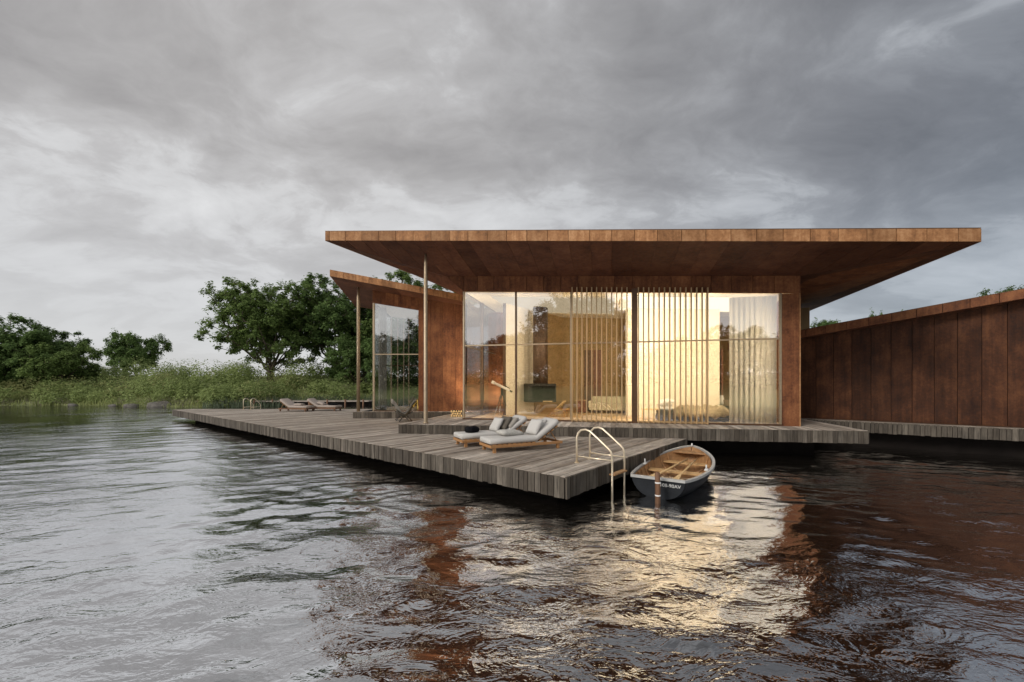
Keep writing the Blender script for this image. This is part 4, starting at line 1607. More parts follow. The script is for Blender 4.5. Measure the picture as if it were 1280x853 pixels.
LA = math.atan2(0.44, 0.90)
lounger = build_lounger()
lounger.location = (-0.70, 10.63, Z_DECK)
lounger.rotation_euler = (0, 0, LA)
lounger['label'] = 'nearest teak sun lounger with white mattress, by the deck corner'
lg2 = copy_tree(lounger)
lg2.location = (-1.53, 11.60, Z_DECK)
lg2['label'] = 'second teak sun lounger, behind the nearest one, with a black bundle on its foot'
lg3 = copy_tree(lounger)
lg3.location = (-12.75, 26.1, Z_DECK)
lg3.rotation_euler = (0, 0, rad(180 - 14))
lg3['label'] = 'far teak sun lounger with raised back facing the water, at the deck back edge'
lg4 = copy_tree(lounger)
lg4.location = (-11.2, 26.7, Z_DECK)
lg4.rotation_euler = (0, 0, rad(180 - 8))
lg4['label'] = 'farthest sun lounger with a dark towel on its foot'
for o in (lg3, lg4):
    for ch in o.children:
        if ch.name.startswith('mattress'):
            ch.data = ch.data.copy()
            ch.data.materials.clear()
            ch.data.materials.append(MATS['grey_mattress'])
        elif ch.name.startswith(('side_rail', 'leg', 'cross_rail')):
            ch.data = ch.data.copy()
            ch.data.materials.clear()
            ch.data.materials.append(MATS['post_wood'])


def on(l, x, y, z, rx, ry, rz, name, me, mat, label, cat, group=None):
    a = l.rotation_euler.z
    c, s = math.cos(a), math.sin(a)
    o = obj(name, me, mat)
    o.location = (l.location.x + c * x - s * y, l.location.y + s * x + c * y, l.location.z + z)
    o.rotation_euler = (rad(rx), rad(ry), a + rad(rz))
    tag(o, label, cat, group)
    return o


PG = 'pillows on the sun loungers'
on(lounger, 1.42, -0.06, 0.585, 0, -56, 12, 'pillow', cushion_mesh(0.48, 0.48, 0.15, seed=1, wob=0.006), 'linen', 'large pale square pillow propped on the nearest lounger', 'pillow', PG)
on(lounger, 1.66, 0.10, 0.62, 0, -46, 2, 'pillow', cushion_mesh(0.40, 0.40, 0.17, seed=2, wob=0.006), 'linen', 'smaller pale pillow behind the large one on the nearest lounger', 'pillow', PG)
on(lounger, 0.80, 0.18, 0.43, 4, 3, 14, 'pillow', cushion_mesh(0.74, 0.42, 0.155, seed=3, wob=0.006), 'linen_pattern', 'long patterned pillow lying flat on the nearest lounger', 'pillow', PG)
on(lg2, 1.18, -0.02, 0.56, 0, -58, 8, 'pillow', cushion_mesh(0.46, 0.46, 0.15, seed=5, wob=0.006), 'linen', 'pale square pillow propped on the second lounger', 'pillow', PG)
on(lg2, 1.40, -0.08, 0.60, 0, -54, 14, 'pillow', cushion_mesh(0.46, 0.46, 0.14, seed=6, wob=0.006), 'taupe_cloth', 'dark taupe square pillow on the second lounger', 'pillow', PG)
on(lg2, 1.60, -0.16, 0.60, 0, -48, 6, 'pillow', cushion_mesh(0.42, 0.40, 0.17, seed=7, wob=0.006), 'beige_cloth', 'beige pillow half hidden behind the dark taupe one', 'pillow', PG)


def bundle(seed, w, d, h):
    bm = bmesh.new()
    bmesh.ops.create_uvsphere(bm, u_segments=28, v_segments=16, radius=1)
    rnd = random.Random(seed)
    ph = [rnd.uniform(0, 6) for _ in range(4)]
    for v in bm.verts:
        x, y, z = v.co
        f = 1 + 0.07 * math.sin(6 * x + ph[0]) * math.sin(5 * y + ph[1]) + 0.04 * math.sin(14 * y + 9 * z + ph[2])
        sx = math.copysign(abs(x) ** 0.6, x)
        sy = math.copysign(abs(y) ** 0.6, y)
        sz = math.copysign(abs(z) ** 0.7, z)
        v.co = (sx * w / 2 * f, sy * d / 2 * f, max(sz * h / 2 * f, -h * 0.46) + h * 0.46)
    return bm_mesh(bm, True)


on(lg2, 0.42, -0.02, 0.356, 0, 0, 20, 'folded_blanket', bundle(3, 0.40, 0.30, 0.19), 'black_cloth', 'black bundled blanket on the foot of the second lounger', 'blanket')
on(lg4, 0.40, 0.0, 0.356, 0, 0, 0, 'folded_blanket', bundle(5, 0.55, 0.5, 0.12), 'black_cloth', 'dark folded towel on the foot of the farthest lounger', 'towel')
on(lg3, 0.85, 0.0, 0.43, 3, 0, 0, 'pillow', cushion_mesh(0.6, 0.42, 0.15, seed=12), 'grey_mattress', 'greyish pillow lying flat on the far lounger with raised back', 'pillow', PG)
on(lg4, 1.2, 0.0, 0.47, 0, -20, 0, 'pillow', cushion_mesh(0.5, 0.5, 0.16, seed=13), 'grey_mattress', 'greyish pillow on the farthest lounger', 'pillow', PG)


def build_sling_chair():
    t = thing('butterfly_chair', 'grey sling butterfly chair standing on the deck before the small wing', 'chair', (-4.95, 19.2, Z_DECK), rad(195))
    f = 0.30
    for a, b in (((-f, -f), (f, f)), ((f, -f), (-f, f))):
        obj('frame_rod', tube_mesh([(a[0], a[1], 0.0), (a[0] * 0.1 + b[0] * 0.0, a[1] * 0.1, 0.30), (b[0], b[1] , 0.42)], 0.012, 6), 'black_steel', t, False)
        obj('frame_rod', tube_mesh([(b[0], b[1], 0.0), (b[0] * 0.1, b[1] * 0.1, 0.30), (a[0] * 1.1, a[1] * 1.1, 0.44)], 0.012, 6), 'black_steel', t, False)
    for s in (-1, 1):
        obj('frame_rod', tube_mesh([(-0.3, s * 0.3, 0.012), (0.3, s * 0.3, 0.012)], 0.010, 6), 'black_steel', t, False)
    # sling: hollow leather-like seat, high at the back corners, low front
    vs, fs = [], []
    n = 14
    for i in range(n + 1):
        for j in range(n + 1):
            u, v = i / n, -1 + 2 * j / n
            x = 0.42 - 0.90 * u
            wid = 0.30 + 0.14 * abs(2 * u - 1)
            z = 0.43 - 0.30 * math.sin(math.pi * min(u * 1.25, 1.0)) * 0.8 + 0.62 * max(0, u - 0.38) ** 1.25 * 1.25
            z += (0.14 + 0.07 * u) * v * v
            vs.append((x, v * wid, z))
    for i in range(n):
        for j in range(n):
            k = i * (n + 1) + j
            fs.append((k, k + 1, k + n + 2, k + n + 1))
    o = obj('sling', mesh_from(vs, fs, True), 'sling_grey', t, False)
    md = o.modifiers.new('t', 'SOLIDIFY')
    md.thickness = 0.012
    # blanket over the back
    vs, fs = [], []
    for i in range(13):
        for j in range(11):
            u, v = i / 12, -1 + 2 * j / 10
            if u < 0.5:
                x, z = -0.30 - 0.22 * (u / 0.5), 0.62 + 0.30 * (u / 0.5)
            else:
                x, z = -0.53 - 0.03 * (u - 0.5), 0.93 - 0.42 * (u - 0.5) / 0.5
            z += 0.10 * v * v + 0.015 * math.sin(v * 9 + u * 7)
            x += 0.015 * math.sin(v * 7 + u * 11)
            vs.append((x, v * 0.33, z))
    for i in range(12):
        for j in range(10):
            k = i * 11 + j
            fs.append((k, k + 1, k + 12, k + 11))
    b = obj('throw_blanket', mesh_from(vs, fs, True), 'yellow_cloth')
    b.location = t.location
    b.rotation_euler = t.rotation_euler
    md = b.modifiers.new('t', 'SOLIDIFY')
    md.thickness = 0.025
    tag(b, 'yellow throw draped over the back of the grey butterfly chair', 'blanket')
    # a paler sling seat beside it
    t2 = copy_tree(t)
    t2.location = (-5.28, 19.75, Z_DECK)
    t2.rotation_euler = (0, 0, rad(20))
    t2['label'] = 'paler grey butterfly chair turned away, behind the one with the yellow throw'
    t['group'] = t2['group'] = 'butterfly chairs on the deck'
    for ch in t2.children:
        if ch.name.startswith('sling'):
            ch.data = ch.data.copy()
            ch.data.materials.clear()
            ch.data.materials.append(MATS['sling_light'])


build_sling_chair()


def build_logs():
    rnd = random.Random(9)
    c = V2(-2.36, 17.75)
    rows = [5, 4, 5]
    z = Z_FLOOR
    names = ('bottom', 'middle', 'top')
    col = ('leftmost', 'second from left', 'third from left', 'fourth from left', 'rightmost')
    for r, n in enumerate(rows):
        for k in range(n):
            rr = rnd.uniform(0.044, 0.054)
            x = (k - (n - 1) / 2) * 0.104
            seg = rnd.choice((5, 6, 9))
            a0 = rnd.uniform(0, 1)
            bm = bmesh.new()
            ring0, ring1 = [], []
            l = 0.30 + rnd.uniform(-0.02, 0.02)
            for q in range(seg):
                th = a0 + q * 2 * math.pi / seg
                rq = rr * rnd.uniform(0.88, 1.06)
                ring0.append(bm.verts.new((rq * math.cos(th), -l / 2, rq * math.sin(th))))
                ring1.append(bm.verts.new((rq * math.cos(th), l / 2, rq * math.sin(th))))
            for q in range(seg):
                bm.faces.new((ring0[q], ring0[(q + 1) % seg], ring1[(q + 1) % seg], ring1[q]))
            t0 = bm.faces.new(ring0)
            t1 = bm.faces.new(ring1)
            me = bm_mesh(bm)
            me.materials.append(MATS['bark'])
            me.materials.append(MATS['cut_wood'])
            for p in me.polygons:
                if abs(p.normal.y) > 0.8:
                    p.material_index = 1
            o = obj('firewood_log', me, None)
            o.location = (c.x + x, c.y + rnd.uniform(-0.02, 0.02), z + 0.05 + r * 0.096)
            o.rotation_euler = (0, 0, math.atan2(u_dir.y, u_dir.x) * 0.5)
            lab = f'{col[k] if k < n - 1 else "rightmost"} log in the {names[r]} row of the firewood stack'
            tag(o, lab, 'log', 'firewood logs stacked by the glass corner')


build_logs()


# ================================================================== rowing boat
def build_boat():
    Lb = 3.78
    head = math.atan2(0.83, 0.55)
    t = thing('rowing_boat', 'small dark blue-grey rowing boat with varnished wood inside, moored at the deck', 'boat', (3.08, 8.66, 0.0), head)
    cs = [0, 0.12, 0.25, 0.4, 0.55, 0.7, 0.8, 0.88, 0.94, 0.98, 1.0]
    bs = [0.54, 0.635, 0.70, 0.745, 0.755, 0.70, 0.60, 0.46, 0.31, 0.16, 0.03]
    ks = [-0.02, -0.09, -0.13, -0.15, -0.15, -0.13, -0.10, -0.04, 0.06, 0.20, 0.40]
    ss = [0.44, 0.41, 0.39, 0.38, 0.39, 0.43, 0.48, 0.53, 0.57, 0.60, 0.62]
    N, M = 36, 9

    def ip(xs, ys, x):
        return float(np.interp(x, xs, ys))

    def sm(ys, x):      # smooth interpolation
        h = 0.05
        return (ip(cs, ys, max(x - h, 0)) + 2 * ip(cs, ys, x) + ip(cs, ys, min(x + h, 1))) / 4 if 0.04 < x < 0.93 else ip(cs, ys, x)

    def surf(x, w, inset):
        """w in -1..1 around the section"""
        b, k, s = sm(bs, x) - inset, sm(ks, x) + inset * 1.2, sm(ss, x) - (0.0 if inset == 0 else 0.012)
        b = max(b, 0.008)
        a = abs(w) * math.pi / 2
        y = b * math.sin(a) ** 0.72
        z = k + (s - k) * (1 - math.cos(a)) ** 0.92
        rake = -0.09 * (1 - x) ** 6 * (z - (-0.1)) / 0.5
        bowr = -0.22 * max(0, x - 0.8) / 0.2 * (1 - (z - k) / max(s - k, 0.01)) * 0.5
        return Vector((x * (Lb - inset * 1.5) + inset * (1 if x < 0.5 else 0) + rake + bowr, math.copysign(y, w), z))

    def shell(inset):
        vs, fs = [], []
        for i in range(N + 1):
            x = (i / N) ** 0.85
            for j in range(2 * M + 1):
                vs.append(surf(x, -1 + j / M, inset))
        w = 2 * M + 1
        for i in range(N):
            for j in range(2 * M):
                k = i * w + j
                fs.append((k, k + 1, k + w + 1, k + w))
        return vs, fs, w
    vs, fs, w = shell(0.0)
    fs.append(tuple(range(w)))          # transom
    o = obj('hull', mesh_from(vs, fs, True), 'hull_paint', t, False)
    o.data.polygons[len(fs) - 1].use_smooth = False
    vs, fs, w = shell(0.035)
    fs.append(tuple(reversed(range(w))))
    lin = obj('inner_planking', mesh_from(vs, fs, True), 'boat_wood', t, False)
    lin.data.polygons[len(fs) - 1].use_smooth = False
    # gunwale: a broad pale rail all round, transom top included
    bm = bmesh.new()
    path = []
    for i in range(N + 1):
        path.append(surf((i / N) ** 0.85, 1.0, 0.0))
    left = [Vector((p.x, -p.y, p.z)) for p in path]
    loop = path + left[::-1]
    n = len(loop)
    rings = []
    for i, p in enumerate(loop):
        a, b = loop[(i - 1) % n], loop[(i + 1) % n]
        d = (b - a)
        d.z = 0
        d.normalize()
        s = Vector((d.y, -d.x, 0))
        # keep it square to the outline
        ring = [bm.verts.new(p + s * x_ + Vector((0, 0, z_))) for x_, z_ in ((0.022, -0.035), (0.022, 0.018), (-0.045, 0.018), (-0.045, -0.035))]
        rings.append(ring)
    for i in range(n):
        for k in range(4):
            bm.faces.new((rings[i][k], rings[(i + 1) % n][k], rings[(i + 1) % n][(k + 1) % 4], rings[i][(k + 1) % 4]))
    obj('gunwale', bm_mesh(bm), 'gunwale_paint', t, False)
    # ribs
    for x in (0.16, 0.27, 0.38, 0.50, 0.62, 0.73, 0.82):
        bm = bmesh.new()
        add_tube(bm, [surf(x, -0.97 + 1.94 * j / 14, 0.05) for j in range(15)], 0.019, 5)
        obj('rib', bm_mesh(bm), 'boat_wood', lin, False)
    # thwarts
    for x, wd, z in ((0.10, 0.34, 0.20), (0.43, 0.26, 0.22), (0.74, 0.24, 0.25)):
        yb = sm(bs, x) - 0.09
        yb2 = sm(bs, x + wd / Lb) - 0.09
        x0 = x * Lb
        obj('seat', prism([(x0, -yb, z), (x0 + wd, -yb2, z), (x0 + wd, yb2, z), (x0, yb, z)], [(x0, -yb, z + 0.032), (x0 + wd, -yb2, z + 0.032), (x0 + wd, yb2, z + 0.032), (x0, yb, z + 0.032)]), 'boat_seat_wood', t, False)
    for y in (-0.26, -0.09, 0.09, 0.26):
        obj('floorboard', box_mesh((1.7, y, -0.075), (2.3, 0.155, 0.02)), 'boat_wood', t, False)
    bp = [(0.93 * Lb - 0.02, -0.30), (0.985 * Lb - 0.05, -0.09), (0.985 * Lb - 0.05, 0.09), (0.93 * Lb - 0.02, 0.30), (0.86 * Lb, 0.44), (0.86 * Lb, -0.44)]
    obj('bow_deck', slab(bp, 0.475, 0.50), 'boat_wood', t, False)
    obj('bow_fitting', tube_mesh([(Lb - 0.06, 0, 0.62), (Lb - 0.06, 0, 0.70)], [0.025, 0.018], 8), 'white_paint', t, False)
    for s in (-1, 1):
        x = 0.40
        yb = (sm(bs, x) - 0.02) * s
        z = sm(ss, x) + 0.02
        k = obj('oarlock', box_mesh((x * Lb, yb * 0.97, z + 0.012), (0.16, 0.07, 0.03), 0.005), 'white_paint', t, False)
        obj('oarlock_horn', tube_mesh([(x * Lb - 0.01, yb * 0.97, z + 0.02), (x * Lb - 0.03, yb * 0.97, z + 0.13)], [0.022, 0.014], 8), 'white_paint', k, False)
    # registration
    cu = bpy.data.curves.new('txt', 'FONT')
    cu.body = '108-90AV'
    cu.size = 0.102
    cu.align_x = 'CENTER'
    cu.align_y = 'CENTER'
    cu.extrude = 0.002
    to = bpy.data.objects.new('txt', cu)
    COL.objects.link(to)
    dg = bpy.context.evaluated_depsgraph_get()
    me = bpy.data.meshes.new_from_object(to.evaluated_get(dg))
    bpy.data.objects.remove(to)
    # transom plane: x = -0.09*(z+0.1)/0.5 -> tilt
    tilt = math.atan2(0.09, 0.5)
    z0 = 0.30
    o = obj('registration_number', me, 'white_paint', t, False)
    o.matrix_basis = Matrix.Translation((-0.09 * (z0 + 0.1) / 0.5 - 0.006, -0.25, z0)) @ Matrix.Rotation(rad(-90), 4, 'Z') @ Matrix.Rotation(rad(90) - tilt * -1, 4, 'X')
    # oars lie across the seats
    def oar(label, a, b, roll):
        a, b = Vector(a), Vector(b)
        M = Matrix.Translation(t.location) @ Matrix.Rotation(head, 4, 'Z')
        d = (b - a).normalized()
        e = thing('oar', label, 'oar', tuple(M @ a), 0, 'oars lying in the rowing boat')
        R_ = M.to_3x3()
        dw = R_ @ d
        q = dw.to_track_quat('X', 'Z')
        e.rotation_mode = 'XYZ'
        e.rotation_euler = (q.to_matrix() @ Matrix.Rotation(roll, 3, 'X')).to_euler()
        L = (b - a).length
        obj('shaft', tube_mesh([(0, 0, 0), (L - 0.5, 0, 0)], [0.021, 0.024], 10), 'oar_wood', e, False)
        bm = bmesh.new()
        pts = [(L - 0.52, 0.026, 0.022), (L - 0.40, 0.055, 0.014), (L - 0.20, 0.085, 0.009), (L, 0.082, 0.007)]
        rows = [[bm.verts.new((x, s1 * w_, s2 * h_)) for s1, s2 in ((-1, -1), (1, -1), (1, 1), (-1, 1))] for x, w_, h_ in pts]
        for i in range(3):
            for k in range(4):
                bm.faces.new((rows[i][k], rows[i][(k + 1) % 4], rows[i + 1][(k + 1) % 4], rows[i + 1][k]))
        bm.faces.new(rows[0])
        bm.faces.new(rows[-1])
        obj('blade', bm_mesh(bm), 'oar_wood', e, False)
    oar('oar with its blade near the transom centre-right, beside the registration number', (2.85, -0.26, 0.40), (0.50, -0.20, 0.285), 0.25)
    oar('oar with its blade in the left rear corner of the rowing boat', (2.80, -0.06, 0.40), (0.48, 0.30, 0.285), -0.2)


build_boat()

tp = thing('mooring_post', 'brown wooden mooring post with white bands behind the stern of the rowing boat', 'post', (2.93, 8.28, 0))
obj('shaft', tube_mesh([(2.93, 8.28, -1.2), (2.93, 8.28, 0.3), (2.925, 8.285, 0.60), (2.925, 8.285, 0.62)], [0.055, 0.053, 0.050, 0.035], 12), 'post_wood', tp)
for z in (0.145, 0.40):
    obj('band', tube_mesh([(2.93, 8.28, z), (2.93, 8.28, z + 0.028)], 0.0575, 12), 'white_paint', tp)
# ================================================================== vegetation
def leaf_mesh(cent, size, up_bias=0.5, rng=RNG, aspect=0.55, out=None):
    """one folded-diamond face per leaf"""
    n = len(cent)
    nrm = rng.normal(size=(n, 3))
    nrm[:, 2] += up_bias * 2
    if out is not None:
        nrm = nrm * 0.55 + out * 0.85
        nrm[:, 2] += 0.75
    nrm /= np.linalg.norm(nrm, axis=1)[:, None]
    a = rng.normal(size=(n, 3))
    a -= nrm * (a * nrm).sum(1)[:, None]
    a /= np.linalg.norm(a, axis=1)[:, None]
    b = np.cross(nrm, a)
    s = (size * rng.uniform(0.6, 1.35, n))[:, None]
    v = np.stack([cent - a * s, cent - b * s * aspect + nrm * s * 0.12, cent + a * s, cent + b * s * aspect + nrm * s * 0.12], 1)
    q = np.arange(n * 4).reshape(n, 4)
    return mesh_np(v.reshape(-1, 3), q)


def make_tree(seed, H, trunk_h, R, lobes=9, n_cl=230, per=110, leaf=0.17, cl_r=0.75, trunk_r=0.35, squash=0.8, lean=0.0, low=0.0):
    """trunk mesh and crown mesh; base at 0"""
    rng = np.random.default_rng(seed)
    cz = (H + trunk_h) / 2
    hz = (H - trunk_h) / 2
    # lobes spread round an ellipsoid
    L = []
    for i in range(lobes):
        th = i * 2.39996 + rng.uniform(-0.3, 0.3)
        zz = -0.75 + 1.55 * (i + 0.5) / lobes
        rr = math.sqrt(max(0.05, 1 - zz * zz * 0.9)) * rng.uniform(0.45, 0.72)
        L.append((rr * R * math.cos(th) + lean * R * 0.3, rr * R * math.sin(th), cz + zz * hz * 0.72, R * rng.uniform(0.34, 0.50)))
    L.append((0, 0, cz + hz * 0.1, R * 0.5))
    pts = []
    per_l = n_cl // len(L) + 1
    for (x, y, z, r) in L:
        d = rng.normal(size=(per_l, 3))
        d /= np.linalg.norm(d, axis=1)[:, None]
        rad_ = r * rng.uniform(0.35, 1.0, per_l) ** 0.5
        p = np.array([x, y, z]) + d * rad_[:, None] * np.array([1, 1, squash])
        pts.append(p)
    P = np.concatenate(pts)
    P[:, 2] = np.maximum(P[:, 2], trunk_h * (0.75 - 0.5 * low) + rng.uniform(0, 0.8, len(P)))
    P[:, 2] = np.minimum(P[:, 2], H - cl_r * 0.4)
    # skeleton: trunk, then every cluster joins the nearest node below it
    nodes = [np.array([0, 0, -0.4]), np.array([0, 0, trunk_h * 0.35]), np.array([lean * 0.2, 0, trunk_h * 0.7]), np.array([lean * 0.4, 0.05, trunk_h])]
    par = [-1, 0, 1, 2]
    for (x, y, z, rr_) in L:              # a bending limb to every lobe
        e = np.array([x, y, z - rr_ * 0.3])
        s0 = nodes[3 if rng.uniform() < 0.6 else 2]
        j = 3 if s0 is nodes[3] else 2
        for f in (0.22, 0.45, 0.7, 1.0):
            q = s0 + (e - s0) * f
            q[2] = s0[2] + (e[2] - s0[2]) * f ** 1.25
            q[:2] += rng.normal(size=2) * 0.035 * np.linalg.norm(e - s0)
            nodes.append(q)
            par.append(j)
            j = len(nodes) - 1
    order = np.argsort(np.linalg.norm(P - np.array([0, 0, trunk_h]), axis=1))
    for k in order:
        p = P[k]
        A = np.array(nodes[2:])
        d = np.linalg.norm(A - p, axis=1) + 0.6 * np.maximum(A[:, 2] - p[2] + 0.2, 0) + 0.10 * np.linalg.norm(A - nodes[3], axis=1)
        j = int(np.argmin(d)) + 2
        q = nodes[j]
        if np.linalg.norm(p - q) > 1.2:
            m = (p + q) / 2 + rng.normal(size=3) * 0.10 * np.linalg.norm(p - q)
            m[2] -= 0.06 * np.linalg.norm(p - q)
            nodes.append(m)
            par.append(j)
            j = len(nodes) - 1
        nodes.append(p)
        par.append(j)
    w = np.zeros(len(nodes))
    kids = np.zeros(len(nodes))
    for i in range(len(nodes) - 1, 0, -1):
        w[i] += 1.0 if kids[i] == 0 else 0
        w[par[i]] += w[i]
        kids[par[i]] += 1
    w[0] = w[1]
    r = trunk_r * (w / w[1]) ** 0.46
    bm = bmesh.new()
    for i in range(1, len(nodes)):
        a, b = nodes[par[i]], nodes[i]
        if np.linalg.norm(a - b) < 1e-3:
            continue
        ra = min(r[par[i]], r[i] * 1.5)
        if i == 1:
            ra = r[1] * 1.5
        add_tube(bm, [a, b], [max(ra, 0.018), max(r[i], 0.012)], 7 if r[i] > 0.07 else 4, cap=False)
    trunk = bm_mesh(bm, True)
    # leaves: a loose tuft round every cluster and some along the twigs
    nL = len(P) * per
    c = np.repeat(P, per, 0)
    off = rng.normal(size=(nL, 3))
    off /= np.linalg.norm(off, axis=1)[:, None]
    sz = np.repeat(rng.uniform(0.65, 1.3, len(P)), per)
    off *= (rng.uniform(0, 1, nL) ** 0.45 * cl_r * sz)[:, None]
    off[:, 2] *= 0.7
    # every tuft is itself built of a few sprigs
    spr = rng.normal(size=(len(P), 7, 3))
    spr /= np.linalg.norm(spr, axis=2)[:, :, None]
    pick = rng.integers(0, 7, nL)
    sp = spr[np.repeat(np.arange(len(P)), per), pick] * (cl_r * sz)[:, None] * 0.75
    off = off * 0.55 + sp * rng.uniform(0.2, 1.0, nL)[:, None]
    ctr = np.array([0, 0, cz])
    o1 = off / (np.linalg.norm(off, axis=1)[:, None] + 1e-6)
    o2 = (c - ctr) / np.array([R, R, hz])
    o2 /= np.linalg.norm(o2, axis=1)[:, None] + 1e-6
    crown = leaf_mesh(c + off, leaf, 0.45, rng, out=o1 * 0.6 + o2 * 0.55)
    return trunk, crown


def place_tree(name, label, meshes, x, y, s=1.0, rz=0.0, mat='leaf_oak', group=None, sz=None):
    z = float(land_z(x, y)) - 0.1
    t = thing(name, label, 'tree', (x, y, z), rz, group)
    t.scale = (s, s, sz or s)
    o = obj('trunk', meshes[0], 'bark', t, False)
    o = obj('crown', meshes[1], mat, t, False)
    if o.data.materials[0] is not MATS[mat]:
        o.data = o.data.copy()
        o.data.materials.clear()
        o.data.materials.append(MATS[mat])
    return t


def build_trees():
    A = make_tree(3, 15.2, 2.6, 8.3, 15, 640, 105, 0.165, 0.80, 0.42, low=0.6)
    B = make_tree(8, 16.0, 2.4, 7.8, 15, 560, 110, 0.175, 0.85, 0.40, low=0.5)
    D = make_tree(21, 8.5, 1.0, 5.2, 9, 230, 130, 0.15, 0.75, 0.22, low=0.8)
    F = make_tree(33, 7.0, 0.8, 5.0, 9, 200, 130, 0.15, 0.80, 0.20, low=0.9)
    G = 'trees on the far bank'
    place_tree('broadleaf_tree', 'big spreading tree with visible limbs on the bank left of the houses', A, -34.0, 58.0, 1.0, 0.4, 'leaf_oak', G)
    place_tree('broadleaf_tree', 'tall dark dense tree between the spreading tree and the small wing', B, -26.0, 61.5, 1.0, 1.0, 'leaf_dark', G)
    place_tree('broadleaf_tree', 'dark low tree at the bank behind the thin left column', D, -21.0, 56.0, 0.92, 2.0, 'leaf_dark', G)
    place_tree('broadleaf_tree', 'dark low bushy tree seen through the window of the small wing', D, -15.2, 55.0, 0.95, 4.0, 'leaf_dark', G)
    place_tree('broadleaf_tree', 'tree top showing above the roof of the small left wing', B, -17.2, 64, 1.09, 2.6, 'leaf_oak', G)
    place_tree('broadleaf_tree', 'tree top just left of the pavilion roof underside, behind the wing roof', B, -11.4, 68, 0.98, 4.0, 'leaf_dark', G)
    # left group
    place_tree('broadleaf_tree', 'tall dark tree cut by the left edge of the picture', D, -66.5, 52.0, 1.25, 0.3, 'leaf_dark', G)
    place_tree('broadleaf_tree', 'rounded dark green tree second from the left edge', D, -61.0, 53.5, 1.0, 1.2, 'leaf_dark', G, sz=0.94)
    place_tree('broadleaf_tree', 'lower rounded tree at the right end of the leftmost clump', F, -58.0, 53.0, 0.84, 2.5, 'leaf_oak', G, sz=0.92)
    place_tree('broadleaf_tree', 'low rounded tree standing alone between the left clump and the spreading tree', F, -66.5, 73.0, 0.98, 3.0, 'leaf_dark', G, sz=1.2)
    # right side, over the long wing's roof
    place_tree('broadleaf_tree', 'tree top peeping over the long right wing next to the pavilion pier', D, 41.8, 56.0, 0.75, 0.5, 'leaf_dark', G, sz=1.18)
    place_tree('broadleaf_tree', 'small twig tops over the middle of the long right wing roof', F, 50.8, 56.0, 0.5, 1.5, 'leaf_dark', G, sz=1.60)
    place_tree('broadleaf_tree', 'dark tree top above the long right wing at the right picture edge', B, 70.3, 56.0, 0.8, 2.2, 'leaf_dark', G, sz=1.0)
    # the near shore behind the photographer, mirrored in the glass
    N = 'trees on the near shore mirrored in the glass'
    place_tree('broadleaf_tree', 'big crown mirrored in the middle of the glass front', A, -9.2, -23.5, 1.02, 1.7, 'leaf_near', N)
    k = 0
    for lab, m, x, y, s in (('mirrored tree in the leftmost pane of the glass front', F, -26.5, -37, 1.25),
                            ('mirrored tree behind the right timber screen', F, 3.0, -40, 1.0),
                            ('mirrored tree beside the white curtain', D, 9.5, -37, 0.98),
                            ('mirrored tree in the upper right pane', F, 17.5, -36, 1.15),
                            ('mirrored tree at the left of the small wing window', D, -31.5, -50, 1.25),
                            ('mirrored tree at the right of the small wing window', D, -22.0, -46, 1.15),
                            ('mirrored tree on the near shore far left', F, -41.0, -46, 1.2),
                            ('mirrored tree on the near shore far right', D, 28.0, -40, 1.1)):
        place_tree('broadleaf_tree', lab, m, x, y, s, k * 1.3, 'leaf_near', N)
        k += 1


build_trees()


